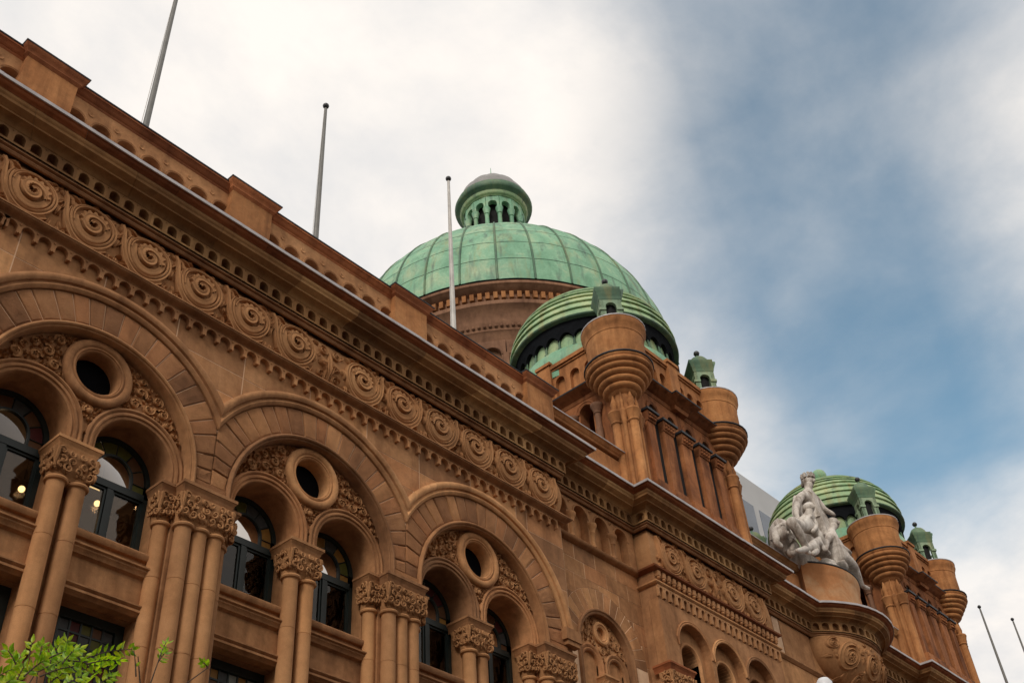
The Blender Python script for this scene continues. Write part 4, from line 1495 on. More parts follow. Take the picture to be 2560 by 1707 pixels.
# --- towers over the pavilions
def tower(cx):
    T = 3.0
    x0, x1, y0, y1 = cx-T, cx+T, 15.42, 21.6
    base = 19.42
    # front wall with four slots
    gx = [cx-1.56, cx-0.5, cx+0.53, cx+1.57]
    m = MB()
    hs = []
    for g_ in gx:
        hs.append([(g_-0.225, 20.1), (g_-0.225, 23.70)]+arch_pts(g_, 23.70, 0.225, pi, 0, 8)[1:-1]+[(g_+0.225, 23.70), (g_+0.225, 20.1)])
    m.plate([[(x0, base), (x1, base), (x1, 24.7), (x0, 24.7)]]+[h[::-1] for h in hs], y0, y0+0.45)
    m.box(x0+0.02, x1-0.02, y0+0.5, y1, base, 21.2)
    m.box(x1-0.5, x1-0.02, y0+0.5, y1, 21.2, 24.69)
    m.box(x0+0.5, x1-0.5, y1-0.4, y1, 21.2, 24.69)
    m.box(x0+0.52, x1-0.02, y0+0.5, y1, 24.2, 24.69)
    W_ = ob('tower_wall', m, 'tower', HALL, 0)
    q = MB()
    for g_ in gx:
        q.arc([(0.225, y0+0.02), (0.225, y0-0.03), (0.24, y0-0.04), (0.27, y0-0.03), (0.30, y0-0.05), (0.36, y0-0.045), (0.38, y0)], g_, 23.70, pi, 0, 12)
    ob('slot_hood', q, 'tower', W_, 40)
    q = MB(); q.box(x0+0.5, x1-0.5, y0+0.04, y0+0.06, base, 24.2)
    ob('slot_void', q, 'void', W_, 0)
    # west side with a belfry arch
    m = MB()
    yo = [17.09+1.06*k for k in range(4)]
    hs = [[(q_-0.27, 21.3), (q_-0.27, 23.80)]+arch_pts(q_, 23.80, 0.27, pi, 0, 12)[1:-1]+[(q_+0.27, 23.80), (q_+0.27, 21.3)] for q_ in yo]
    m.plate([[(y0+0.5, base), (y1, base), (y1, 24.7), (y0+0.5, 24.7)]]+[h[::-1] for h in hs], 0.0, 0.5)
    m.v = [(x0+yy, xx, zz) for xx, yy, zz in m.v]
    ob('belfry_wall', m, 'tower', HALL, 0)
    m = MB()
    for q_ in yo:
        m.arc([(0.27, 0), (0.27, -0.04), (0.31, -0.06), (0.35, -0.04), (0.38, -0.07), (0.44, -0.065), (0.46, 0.0)], q_, 23.80, pi, 0, 14)
    m.v = [(x0+yy, xx, zz) for xx, yy, zz in m.v]
    ob('belfry_hood', m, 'tower', HALL, 40)
    for q_ in [yo[0]-0.52]+[v_+0.525 for v_ in yo]:
        m = MB().lathe([(0.001, 20.9), (0.12, 20.9), (0.12, 22.8), (0.10, 22.82), (0.10, 23.36), (0.14, 23.4), (0.12, 23.44), (0.19, 23.63), (0.22, 23.67), (0.22, 23.75), (0.001, 23.76)], x0-0.11, q_, 12)
        ob('belfry_column', m, 'drum', HALL, 40)
    # pilasters
    pc = [(cx-2.0, 0.40), (cx-1.03, 0.56), (cx+0.02, 0.56), (cx+1.05, 0.56), (cx+1.98, 0.40)]
    for c, wd in pc:
        m = MB(); m.box(-wd/2, wd/2, y0-0.13, y0+0.01, 20.55, 22.92)
        P = ob('pilaster', m, 'tower', HALL, 0, loc=(c, 0, 0))
        k = wd/2
        m = sweep(MB(), [(-0.1, 22.92), (0.02, 22.92), (0.03, 23.0), (0.06, 23.12), (0.09, 23.25), (-0.1, 23.25)], [(-k, y0), (-k, y0-0.15), (k, y0-0.15), (k, y0)])
        for i in range(4):
            for z in (23.02, 23.16):
                m.ball((-k+wd*(i+0.5)/4, y0-0.22, z), 0.05, 5)
        ob('pilaster_capital', m, 'tower', P, 40)
        m = MB(); m.box(-k-0.14, k+0.14, y0-0.30, y0, 23.255, 23.34)
        ob('pilaster_cap_slab', m, 'darklead', P, 0)
        m = MB(); m.box(-k-0.08, k+0.08, y0-0.24, y0, 20.36, 20.55); m.box(-k-0.12, k+0.12, y0-0.28, y0, 19.5, 20.36)
        ob('pilaster_base', m, 'tower', P, 0)
    # cornice and parapet
    sq = [(x0, y1), (x0, y0), (x1, y0), (x1, y1)]
    sqb = [(x0, y1), (x0, y0), (cx-0.35, y0), (cx-0.35, y0-0.18), (cx+0.35, y0-0.18), (cx+0.35, y0), (x1, y0), (x1, y1)]
    m = sweep(MB(), [(-0.3, 24.30), (0.02, 24.30), (0.05, 24.36), (0.07, 24.42), (0.16, 24.46), (0.22, 24.53), (0.32, 24.57), (0.40, 24.62), (-0.3, 24.68)], sqb)
    ob('tower_cornice', m, 'tower', HALL, 40)
    m = sweep(MB(), [(-0.3, 24.685), (0.41, 24.625), (0.42, 24.67), (-0.3, 24.75)], sqb)
    ob('tower_flashing', m, 'darklead', HALL, 0)
    for side in (0, 1):
        m = MB()
        l0, l1 = (x0+0.4, x1-0.4) if side == 0 else (y0+0.3, y1-0.2)
        hs = []
        for half_ in (0, 1):
            a, c = (l0, (l0+l1)/2-0.25) if half_ == 0 else ((l0+l1)/2+0.25, l1)
            n = 4
            for i in range(n):
                q = a+(c-a)*(i+0.5)/n
                hs.append([(q-0.2, 24.85), (q-0.2, 25.62)]+arch_pts(q, 25.62, 0.2, pi, 0, 8)[1:-1]+[(q+0.2, 25.62), (q+0.2, 24.85)])
        m.plate([[(l0, 24.7), (l1, 24.7), (l1, 26.16), (l0, 26.16)]]+[h[::-1] for h in hs], 0.0, 0.16)
        m.box(l0, l1, 0.165, 0.4, 24.7, 26.1)
        m.box(l0, l1, -0.05, 0.4, 26.16, 26.24)
        m.box(l0, l1, -0.11, 0.42, 26.24, 26.40)
        mid = (l0+l1)/2
        m.box(mid-0.28, mid+0.28, -0.14, 0.3, 24.7, 26.42)
        m.box(mid-0.34, mid+0.34, -0.2, 0.36, 26.42, 26.54)
        if side == 0:
            m.v = [(xx, y0-0.05+yy, zz) for xx, yy, zz in m.v]
        else:
            m.v = [(x0-0.05+yy, xx, zz) for xx, yy, zz in m.v]
        ob('tower_parapet', m, 'orange', HALL, 0)
    # turrets on the corners
    for tx, ty in ((cx-2.88, 15.65), (cx+2.88, 15.65), (cx-2.88, 21.41), (cx+2.88, 21.41)):
        first = 'turret' not in SH
        if first:
            m = MB().lathe([(0.001, 19.42), (0.62, 19.42), (0.62, 19.75), (0.52, 19.85), (0.36, 19.95), (0.36, 23.9)], 0, 0, 16)
            R_ = ob('corner_turret', m, 'orange', HALL, 40, loc=(tx, ty, 0))
            SH['turret'] = R_
            for i in range(8):
                a = 2*pi*(i+0.5)/8
                k_ = 1.25 if i % 2 else 0.62
                q = MB().lathe([(rr_0*k_, z_0) for rr_0, z_0 in ((0.001, 19.6), (0.17, 19.6), (0.17, 19.9), (0.125, 19.98), (0.12, 22.4), (0.16, 22.45), (0.14, 22.5), (0.2, 22.78), (0.22, 22.83), (0.2, 22.89), (0.09, 22.95), (0.08, 23.13), (0.11, 23.23), (0.05, 23.45), (0.02, 23.65))], 0.40*cos(a), 0.40*sin(a), 12)
                ob('colonnette', q, 'orange', R_, 40)
            q = MB()
            prof = [(0.30, 23.56), (0.42, 23.62), (0.48, 23.70)]
            r_, z_ = 0.50, 23.71
            for i, (dr, dz) in enumerate(((0.15, 0.20), (0.14, 0.19), (0.13, 0.18), (0.12, 0.17), (0.10, 0.17))):
                prof += [(r_-0.03, z_), (r_+dr*0.62, z_+dz*0.16), (r_+dr*0.98, z_+dz*0.45), (r_+dr, z_+dz*0.65), (r_+dr*0.86, z_+dz*0.9), (r_+dr*0.5, z_+dz)]
                r_, z_ = r_+dr, z_+dz
            prof += [(1.08, 24.64), (1.14, 24.70), (1.14, 24.73)]
            q.lathe(prof, 0, 0, 32)
            ob('turret_corbel', q, 'orange', R_, 50)
            q = MB().lathe([(0.9, 24.733), (1.16, 24.733), (1.18, 24.75), (1.18, 24.785), (0.95, 24.86)], 0, 0, 32)
            ob('turret_flashing', q, 'darklead', R_, 0)
            q = MB().lathe([(0.95, 24.82), (0.95, 24.92), (0.975, 25.05), (0.99, 25.78), (0.99, 25.85), (1.01, 25.87), (1.01, 25.92), (1.03, 26.02), (1.07, 26.12), (1.11, 26.2), (1.11, 26.36), (0.5, 26.43), (0.001, 26.44)], 0, 0, 32)
            ob('turret_cap', q, 'orange', R_, 40)
            q = MB().lathe([(1.06, 26.362), (1.125, 26.362), (1.13, 26.40), (0.6, 26.46)], 0, 0, 32)
            ob('turret_rim', q, 'lead', R_, 0)
        else:
            dup_tree(SH['turret'], HALL, tx-SH['turret'].location.x).location = (tx, ty, 0)
        # copper aedicule on the turret
        lx, ly = tx, ty
        if 'lantern' not in SH:
            q = MB()
            for face in range(4):
                f_ = MB()
                hole = [(-0.19, 26.5), (-0.19, 27.38)]+arch_pts(0, 27.38, 0.19, pi, 0, 10)[1:-1]+[(0.19, 27.38), (0.19, 26.5)]
                f_.plate([[(-0.38, 26.44), (0.38, 26.44), (0.38, 27.75), (-0.38, 27.75)], hole[::-1]], -0.38, -0.25)
                f_.box(-0.41, -0.19, -0.43, -0.38, 27.2, 27.3); f_.box(0.19, 0.41, -0.43, -0.38, 27.2, 27.3)
                a = face*pi/2+pi/4
                q.add([(x*cos(a)-y*sin(a), x*sin(a)+y*cos(a), z) for x, y, z in f_.v], f_.f)
            Lk = ob('turret_lantern', q, 'copper4', HALL, 0, loc=(lx, ly, 0))
            SH['lantern'] = Lk
            sq_ = [(0.38*sqrt(2)*cos(a), 0.38*sqrt(2)*sin(a)) for a in (-pi/2, 0, pi/2, pi, 1.5*pi)]
            q = sweep(MB(), [(-0.3, 27.7), (0.01, 27.7), (0.03, 27.76), (0.04, 27.86), (0.08, 27.92), (0.09, 28.0), (0.14, 28.08), (0.15, 28.18), (-0.2, 28.24)], sq_)
            ob('lantern_cornice', q, 'copper3', Lk, 40)
            q = MB().lathe([(0.44, 28.2), (0.42, 28.28), (0.38, 28.42), (0.29, 28.56), (0.17, 28.64), (0.06, 28.67), (0.045, 28.7), (0.035, 28.8), (0.001, 28.81)], 0, 0, 16)
            ob('lantern_dome', q, 'copper3', Lk, 50)
            q = MB().ball((0, 0, 28.9), 0.12, 8)
            ob('lantern_ball', q, 'poledark', Lk, 50)
            q = MB().lathe([(0.24, 26.44), (0.24, 27.68)], 0, 0, 8)
            ob('lantern_core', q, 'void', Lk, 0)
        else:
            c_ = dup_tree(SH['lantern'], HALL, 0)
            c_.location = (lx, ly, 0)
    # roof deck, skirt, arcaded drum and banded dome
    yc = 18.53
    m = MB(); m.box(x0+0.42, x1-0.42, y0+0.42, y1-0.42, 24.8, 25.9)
    ob('tower_deck', m, 'greylead', HALL, 0)
    if 'sdome' not in SH:
        q = MB().lathe([(0.001, 31.02), (0.1, 31.01), (0.25, 30.98)], 0, 0, 24)
        D = ob('small_dome', q, 'copper2', HALL, 40, loc=(cx, yc, 0))
        SH['sdome'] = D
        # lapped horizontal sheets
        nb = 12
        zb, R0, H0 = 28.28, 3.14, 2.72
        for i in range(nb):
            t0, t1 = (pi/2)*i/nb, (pi/2)*(i+1)/nb-0.002
            r0, z0 = R0*cos(t0)**0.92, zb+H0*sin(t0)
            r1, z1 = R0*cos(t1)**0.92, zb+H0*sin(t1)
            nrm = (cos((t0+t1)/2), sin((t0+t1)/2))
            lap = 0.10
            q = MB().lathe([(r0-0.03, z0+0.005), (r0+nrm[0]*lap, z0+nrm[1]*lap*0.4), (r0+nrm[0]*lap*1.05, z0+0.05+nrm[1]*lap*0.4), ((r0+r1)/2+nrm[0]*lap*0.62, (z0+z1)/2+nrm[1]*lap*0.62), (r1+nrm[0]*0.012, z1+nrm[1]*0.012), (r1-0.05, z1)], 0, 0, 64)
            ob('copper_band', q, 'copper2', D, 50)
        q = MB().lathe([(3.1, 25.9), (3.1, 26.5), (3.12, 26.6), (3.06, 27.0), (3.0, 27.12), (2.84, 27.13)], 0, 0, 64)
        ob('dome_skirt', q, 'copper', D, 40)
        q = MB().lathe([(2.86, 27.0), (2.84, 28.3)], 0, 0, 64)
        ob('drum_wall', q, 'copper2', D, 40)
        na = 32
        for i in range(na):
            a = 2*pi*i/na
            q = MB().lathe([(0.001, 27.1), (0.09, 27.1), (0.09, 27.16), (0.05, 27.2), (0.045, 27.6), (0.08, 27.68), (0.09, 27.95), (0.001, 27.96)], 2.93*cos(a), 2.93*sin(a), 8)
            if i == 0:
                base_ = ob('drum_colonnette', q, 'copper3', D, 40)
            else:
                dup(base_, D, (0, 0, 0), a)
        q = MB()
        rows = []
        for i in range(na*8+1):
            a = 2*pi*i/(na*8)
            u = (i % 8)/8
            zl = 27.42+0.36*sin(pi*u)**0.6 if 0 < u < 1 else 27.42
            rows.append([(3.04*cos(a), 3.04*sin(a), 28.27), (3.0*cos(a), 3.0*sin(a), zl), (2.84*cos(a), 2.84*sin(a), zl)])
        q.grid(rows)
        ob('drum_arcade_shade', q, 'soot_shade', D, 0)  # scalloped fringe: soot and the arches' shade, put into shape and colour
        q = MB().lathe([(2.7, 28.24), (3.2, 28.24), (3.24, 28.27), (3.25, 28.31), (3.1, 28.34)], 0, 0, 64)
        ob('dome_eaves', q, 'copper3', D, 40)
        q = MB().lathe([(0.3, 30.95), (0.22, 31.1), (0.12, 31.2), (0.1, 31.5)], 0, 0, 16)
        ob('finial_neck', q, 'copper3', D, 40)
        ob('finial_ball', MB().ball((0, 0, 31.8), 0.37, 14), 'copper', D, 60)
    else:
        c_ = dup_tree(SH['sdome'], HALL, 0)
        c_.location = (cx, yc, 0)


tower(27.67)
tower(46.33)

# --- middle of the front between the towers: bowed balcony, plain wall
b = MB(); b.box(31.0, 43.0, 15.9, 16.4, 0, 18.6)
ob('middle_wall', b, 'stone', HALL, 0)
b = sweep(MB(), [(-0.2, 17.0), (0.03, 17.0), (0.08, 17.05), (0.12, 17.09), (0.12, 17.14), (0.04, 17.18), (-0.2, 17.18)], [(31.0, 15.9), (43.0, 15.9)])
ob('string_course', b, 'stone', HALL, 40)
for i, (x0, x1) in enumerate(((31.0, 32.1), (32.11, 32.55), (32.56, 34.6), (39.4, 41.4), (41.41, 43.0))):
    b = MB(); b.box(x0+0.01, x1-0.01, 15.84, 15.895, 17.19, 18.44)
    ob('wall_stone', b, 'mortar' if i == 1 else 'stone', HALL, 0)
for j in range(4):
    b = MB(); b.box(31.3, 35.2, 15.75-0.02*(j % 2), 15.895, 15.3-0.32*j, 15.48-0.32*j)
    ob('window_head_moulding', b, 'stone' if j % 2 else 'fascia', HALL, 0)
b = MB(); b.box(31.6, 35.0, 15.86, 15.897, 10.0, 14.2)
ob('pane', b, 'darkglass', HALL, 0)
# bowl under the balcony, carved
m = MB()
rows = []
nz_ = 12
for i in range(25):
    a = -pi+pi*i/24
    row = []
    for t in np.linspace(0, 1, nz_):
        rr = BR*(1-(1-t)**2.4)*1.0+0.25*(1-t)
        row.append((BC[0]+rr*0.985*cos(a)*0.78, 15.9+(rr/BR)*(BC[1]-BR-15.9)*-sin(a)*1.0, 16.6+(18.44-16.6)*t))
    rows.append(row)
m.grid(rows)
bowl = ob('balcony_bowl', m, 'carved', HALL, 60)


def bowl_surf(x, z):
    t = min(1, max(0, (z-16.6)/1.84))
    rr = BR*(1-(1-t)**2.4)+0.25*(1-t)
    c = (x-BC[0])/(rr*0.985*0.78)
    s_ = sqrt(max(0, 1-c*c))
    return 15.9+(rr/BR)*(BC[1]-BR-15.9)*s_


m = MB()
for (x, z, R, hd) in ((35.75, 17.75, 0.5, 1), (37.0, 17.7, 0.52, -1), (38.25, 17.75, 0.5, -1), (36.35, 17.1, 0.26, -1), (37.6, 17.1, 0.26, 1), (35.1, 18.15, 0.22, 1), (38.9, 18.15, 0.22, 1)):
    spiral(m, x, z, R*0.95, 1.2, R*0.34, 0.09, bowl_surf, hd, 1.0, 0.0, 0.55, 34)
    spiral(m, x, z, R*0.6, 1.8, R*0.28, 0.10, bowl_surf, hd, 2.0, 0.9, 0.15, 40)
rr_ = random.Random(4)
for k in range(110):
    x, z = rr_.uniform(35, 39), rr_.uniform(16.9, 18.3)
    leaf_relief(m, x, z, rr_.uniform(0, 6.28), 0.24, 0.12, 0.07, bowl_surf)
ob('carved_foliage', m, 'carved', bowl, 50)
b = sweep(MB(), [(-0.4, 18.4), (-0.02, 18.4), (-0.02, 19.2), (-0.4, 19.2)], ARC)
ob('bow_wall', b, 'stone', HALL, 40)
# bowed parapet carrying the sculpture, with its straight wings
hp = sqrt(2.93**2-(BC[1]-15.62)**2)
ap = atan2(15.62-BC[1], -hp)
PARC = sorted([(BC[0]+2.93*cos(a), BC[1]+2.93*sin(a)) for a in np.linspace(ap, -pi-ap, 21)])
b = sweep(MB(), [(-0.6, 19.42), (0.05, 19.42), (0.05, 19.7), (0.0, 19.76), (0.0, 20.9), (0.02, 20.98), (0.05, 21.06), (0.07, 21.2), (0.09, 21.28), (0.09, 21.34), (-0.6, 21.36)], PARC)
ob('bow_parapet', b, stone('sandstone_bow', ((0.40, 0.165, 0.06), (0.45, 0.20, 0.08), (0.52, 0.33, 0.18)), stain=0.15, rnd=0.0), HALL, 30)
b = sweep(MB(), [(-0.6, 21.362), (0.10, 21.345), (0.12, 21.36), (0.12, 21.40), (-0.6, 21.44)], PARC)
ob('bow_flashing', b, 'darklead', HALL, 0)
for x0, x1 in ((31.2, PARC[0][0]+0.05), (PARC[-1][0]-0.05, 42.8)):
    b = MB(); b.box(x0, x1, 15.82, 16.15, 19.4, 20.96)
    ob('parapet_wall', b, 'orange', HALL, 0)
    m, c = coping([(x0, 15.80), (x1, 15.80)], 21.30)
    ob('parapet_coping', m, 'soffit', HALL, 40)
    ob('coping_flashing', c, 'lead', HALL, 0)
# wing beyond the second tower
b = MB(); b.box(49.7, 104, 15.75, 16.2, 19.4, 21.3)
ob('parapet_wall', b, 'orange', HALL, 0)
b = MB(); b.box(49.6, 53.5, 15.95, 16.24, 0, 18.5)
islands('plain_wall', b, 'stone', HALL, 0)

# --- main dome
DX, DY = 37.0, 30.7
DB, DR, DH = 38.62, 9.4, 9.65
q = MB().lathe([(8.0, 19.3), (8.0, 33.8), (8.25, 33.9), (8.25, 34.2), (8.0, 34.3), (8.0, 36.6), (8.15, 36.8), (8.2, 37.1), (8.3, 37.2), (8.3, 37.35), (8.42, 37.5), (8.42, 37.7), (8.55, 38.05), (8.75, 38.3), (8.85, 38.4), (8.85, 38.62), (8.6, 38.64), (8.6, 39.2), (8.8, 39.25), (8.95, 39.4), (9.08, 39.5), (9.08, 39.66), (8.7, 39.72)], 0, 0, 120)
q.v = [(x*(1+0.3/math.hypot(x, y)), y*(1+0.3/math.hypot(x, y)), z-1.1 if z > 25 else z) for x, y, z in q.v]
DOME = ob('main_dome', q, 'drum', HALL, 40, loc=(DX, DY, 0))
# arcade round the drum
na = 40
q = MB()
ha = pi*8.0/na
lp = [(-ha, 34.3), (ha, 34.3), (ha, 36.6), (-ha, 36.6)]
hole = [(-0.42, 34.35), (-0.42, 35.75)]+arch_pts(0, 35.75, 0.42, pi, 0, 12)[1:-1]+[(0.42, 35.75), (0.42, 34.35)]
q.plate([lp, hole[::-1]], -8.24, -8.0)
q.arc([(0.42, -8.24), (0.44, -8.27), (0.5, -8.28), (0.54, -8.24)], 0, 35.75, pi, 0, 12)
q.box(ha-0.12, ha+0.12, -8.36, -8.2, 35.0, 35.75)
q.v = [(x*1.036, y-0.3, z-1.1) for x, y, z in q.v]
a0 = None
for i in range(na):
    if a0 is None:
        a0 = ob('drum_arch', q, 'drum', DOME, 0)
    else:
        dup(a0, DOME, (0, 0, 0), 2*pi*i/na)
q = MB()
for i in range(150):
    a = 2*pi*i/150
    q.box(-0.1, 0.1, 0, 0.3, 37.62, 38.02)
    for j in range(8):
        x, y, z = q.v[-8+j]
        r = 8.9+y
        q.v[-8+j] = (r*cos(a)-x*sin(a), r*sin(a)+x*cos(a), z)
ob('dentil_course', q, 'orange', DOME, 0)
q = MB()
for i in range(200):
    a = 2*pi*i/200
    q.ball((8.66*cos(a), 8.66*sin(a), 36.32), 0.09, 4)
ob('bead_course', q, 'drum', DOME, 50)
NS, NRW = 32, 8


def dome_pt(t, a, off=0.0):
    r, z = DR*cos(t), DB+DH*sin(t)
    nr = Vector((cos(t)/DR, sin(t)/DH)).normalized()
    return ((r+off*nr[0])*cos(a), (r+off*nr[0])*sin(a), z+off*nr[1])


TT = [0.0, 0.155, 0.315, 0.475, 0.635, 0.795, 0.955, 1.115, 1.31]
da = 2*pi/NS
for j in range(8):
    rows = []
    for k in range(5):
        t = TT[j]+0.0018+(TT[j+1]-TT[j]-0.0036)*k/4
        rows.append([dome_pt(t, -da/2+0.006+(da-0.012)*i/6, 0.025*sin(pi*i/6)+(0.006 if k == 0 else 0.0)) for i in range(7)])
    for i in range(NS):
        if i == 0:
            p0 = ob('copper_panel', MB().grid(rows), 'copper', DOME, 60, rz=0.0)
        else:
            dup(p0, DOME, (0, 0, 0), i*da)
q = MB().lathe([(DR*cos(t)-0.05, DB+DH*sin(t)-0.03) for t in np.linspace(0, 1.32, 24)], 0, 0, 52)
ob('dome_shell', q, 'darklead', DOME, 40)
q = MB().tube([dome_pt(t, da/2, 0.015) for t in np.linspace(0, 1.31, 20)], 0.06, 6)
for i in range(NS):
    if i == 0:
        p0 = ob('seam_rib', q, 'copper3', DOME, 50)
    else:
        dup(p0, DOME, (0, 0, 0), i*da)
# lantern on the dome
zL = DB+DH*sin(1.31)
q = MB().lathe([(2.45, zL-0.15), (2.2, zL+0.1), (2.05, zL+0.2), (2.05, zL+0.35), (1.2, zL+0.4)], 0, 0, 40)
LN = ob('dome_lantern', q, 'copper', HALL, 40, loc=(DX, DY, 0))
ob('lantern_void', MB().lathe([(1.35, zL+0.3), (1.35, 53.0)], 0, 0, 24), 'void', LN, 0)
nc = 14
for i in range(nc):
    a = 2*pi*i/nc
    if i == 0:
        c0 = ob('lantern_column', MB().lathe([(0.001, zL+0.3), (0.19, zL+0.3), (0.15, zL+0.5), (0.13, 51.45), (0.18, 51.5), (0.16, 51.57), (0.24, 51.9), (0.25, 51.98), (0.001, 51.99)], 1.75, 0, 10), 'copper', LN, 40)
        q = MB()
        hw = pi*1.8/nc
        q.plate([[(-hw, 51.98), (-hw+0.13, 51.98), (-hw+0.13, 52.3)]+arch_pts(0, 52.3, hw-0.13, pi, 0, 10)[1:-1]+[(hw-0.13, 52.3), (hw-0.13, 51.98), (hw, 51.98), (hw, 52.98), (-hw, 52.98)]], -1.85, -1.5)
        b0 = ob('lantern_arch', q, 'copper', LN, 0, rz=pi/2+pi/nc)
    else:
        dup(c0, LN, (0, 0, 0), a)
        dup(b0, LN, (0, 0, 0), pi/2+pi/nc+a)
q = MB().lathe([(1.5, 52.95), (1.92, 52.95), (1.95, 53.0), (2.04, 53.03), (2.1, 53.1), (2.14, 53.26)], 0, 0, 48)
ob('lantern_architrave', q, 'copper2', LN, 40)
q = MB().lathe([(1.9, 53.26), (2.16, 53.27), (2.22, 53.34), (2.36, 53.4), (2.42, 53.48), (2.45, 53.58), (2.45, 53.66), (2.38, 53.7), (2.34, 53.95), (2.2, 54.05), (1.9, 54.1)], 0, 0, 48)
ob('lantern_cornice', q, 'copper3', LN, 40)
q = MB()
rows = []
for i in range(96):
    a = 2*pi*i/96
    lob = 1+0.035*abs(sin(a*6))
    rows.append([((2.12*cos(t))*lob*cos(a), (2.12*cos(t))*lob*sin(a), 54.05+2.1*sin(t)**1.25) for t in np.linspace(0, 1.5, 9)])
q.grid(rows, close_col=True)
ob('lantern_roof', q, 'greylead', LN, 60)
q = MB().lathe([(0.62, 56.0), (0.40, 56.35), (0.15, 56.8), (0.09, 56.95), (0.14, 57.05), (0.03, 57.2), (0.015, 57.7), (0.001, 57.71)], 0, 0, 12)
ob('lantern_finial', q, 'copper', LN, 50)

# ------------------------------------------------------------------ flagpoles
POLES = [(XB[1], 28.6, 'tall flagpole on the roof nearest the left edge, cut by the picture top'),
         (XB[2], 27.95, 'bare flagpole standing alone against pale cloud, left of the great dome'),
         (XB[3], 28.9, 'white flagpole standing in front of the great green dome'),
         (56.63, 27.25, 'flagpole just right of the far turreted tower'),
         (61.77, 28.25, 'flagpole at the right edge of the picture, farthest of all')]
for i, (x, zt, lb) in enumerate(POLES):
    P = ob('flagpole', MB().lathe([(0.001, 19.36), (0.16, 19.36), (0.14, 19.6), (0.085, 19.7), (0.08, 21.5), (0.045, zt-0.12), (0.001, zt-0.1)], 0, 0, 14), 'pole' if i == 2 else 'polegrey', None, 40, loc=(x, 16.2, 0))
    ob('ball', MB().ball((0, 0, zt), 0.095, 8), 'poledark', P, 60)
    if i < 3:
        ob('halyard', MB().tube([(-0.13, 0, 20.6), (-0.10, 0, 24), (-0.05, 0, zt-0.2)], 0.009, 4), 'pole', P, 0)
    tag(P, lb, 'flagpole', 'flagpoles along the roof')

# ------------------------------------------------------------------ marble sculpture on the bowed parapet
ST = empty('statue_group', (37, 15.3, 21.4))
tag(ST, 'weathered white marble group of figures on the bowed parapet before the far dome', 'statue')


def cp(x, y, Y):
    p = on_y(1900+x/4.9, 1160+y/4.9, Y)
    return p-Vector((37, 15.3, 21.4))


def figure(name, joints, edges, head=None):
    """joints: (crop x, crop y, depth, radius)"""
    me = bpy.data.meshes.new(name)
    vs = [cp(j[0], j[1], j[2]) for j in joints]
    me.from_pydata(vs, edges, [])
    o = bpy.data.objects.new(name, me)
    COL.objects.link(o)
    o.parent = ST
    sk = o.modifiers.new('Skin', 'SKIN')
    sk.use_smooth_shade = True
    for i, j in enumerate(joints):
        me.skin_vertices[0].data[i].radius = (j[3]*0.93, j[3]*0.93)
        me.skin_vertices[0].data[i].use_root = (i == 0)
    ss = o.modifiers.new('Sub', 'SUBSURF')
    ss.levels = 2
    ss.render_levels = 2
    me.materials.append(MT['marble'])
    return o


def drape(name, spine, seed):
    """cloth falling in folds: spine points (crop x, crop y, depth, radius)"""
    rnd = random.Random(seed)
    m = MB()
    rows = []
    ph = [rnd.uniform(0, 6.28) for _ in range(3)]
    n = 40
    for i, (x, y, d, r) in enumerate(spine):
        c = cp(x, y, d)
        row = []
        for k in range(n):
            a = 2*pi*k/n
            f_ = 1+0.12*sin(9*a+ph[0]+0.3*i)+0.08*sin(5*a+ph[1])+0.05*sin(14*a+ph[2]+0.6*i)
            row.append((c.x+r*f_*cos(a), c.y+0.7*r*f_*sin(a), c.z))
        rows.append(row)
    m.grid(rows, close_row=True, cap=True)
    return ob(name, m, 'marble', ST, 60)


def head_extra(f, x, y, d, r, crown=False):
    """hair cap, nose and chin on a head"""
    c = cp(x, y, d)
    m = MB().ball((c.x+0.02, c.y+0.05, c.z+r*0.25), r*1.02, 9, (1, 1.05, 0.95))
    m.ball((c.x-0.05, c.y-r*0.95, c.z-r*0.1), r*0.22, 5, (0.7, 1, 1.4))
    m.ball((c.x, c.y+r*0.95, c.z), r*0.5, 6)
    if crown:
        for k in range(10):
            a = 2*pi*k/10
            m.box(c.x+r*0.9*cos(a)-0.05, c.x+r*0.9*cos(a)+0.05, c.y+r*0.9*sin(a)-0.05, c.y+r*0.9*sin(a)+0.05, c.z+r*0.55, c.z+r*1.35)
    ob('hair', m, 'marble', f, 60)


# standing woman with outstretched arm
f1 = figure('standing_figure', [(670, 640, 15.5, 0.40), (640, 520, 15.5, 0.33), (600, 420, 15.5, 0.40), (590, 320, 15.5, 0.15), (600, 225, 15.45, 0.25),
                                (690, 440, 15.45, 0.19), (790, 560, 15.3, 0.14), (890, 605, 15.1, 0.10), (925, 640, 15.05, 0.07),
                                (500, 390, 15.5, 0.19), (450, 500, 15.45, 0.15), (445, 610, 15.3, 0.12), (470, 690, 15.2, 0.08),
                                (700, 800, 15.5, 0.30), (730, 960, 15.5, 0.22)],
            [(0, 1), (1, 2), (2, 3), (3, 4), (2, 5), (5, 6), (6, 7), (7, 8), (2, 9), (9, 10), (10, 11), (11, 12), (0, 13), (13, 14)])
head_extra(f1, 600, 222, 15.45, 0.26, True)
drape('robe', [(560, 370, 15.5, 0.30), (600, 430, 15.5, 0.46), (630, 520, 15.5, 0.42), (655, 600, 15.5, 0.50), (690, 700, 15.5, 0.60), (730, 820, 15.5, 0.70), (760, 960, 15.5, 0.8), (770, 1040, 15.5, 0.85)], 1)
drape('cloak', [(450, 400, 15.65, 0.16), (455, 500, 15.65, 0.24), (465, 600, 15.65, 0.28), (480, 680, 15.65, 0.24)], 2)
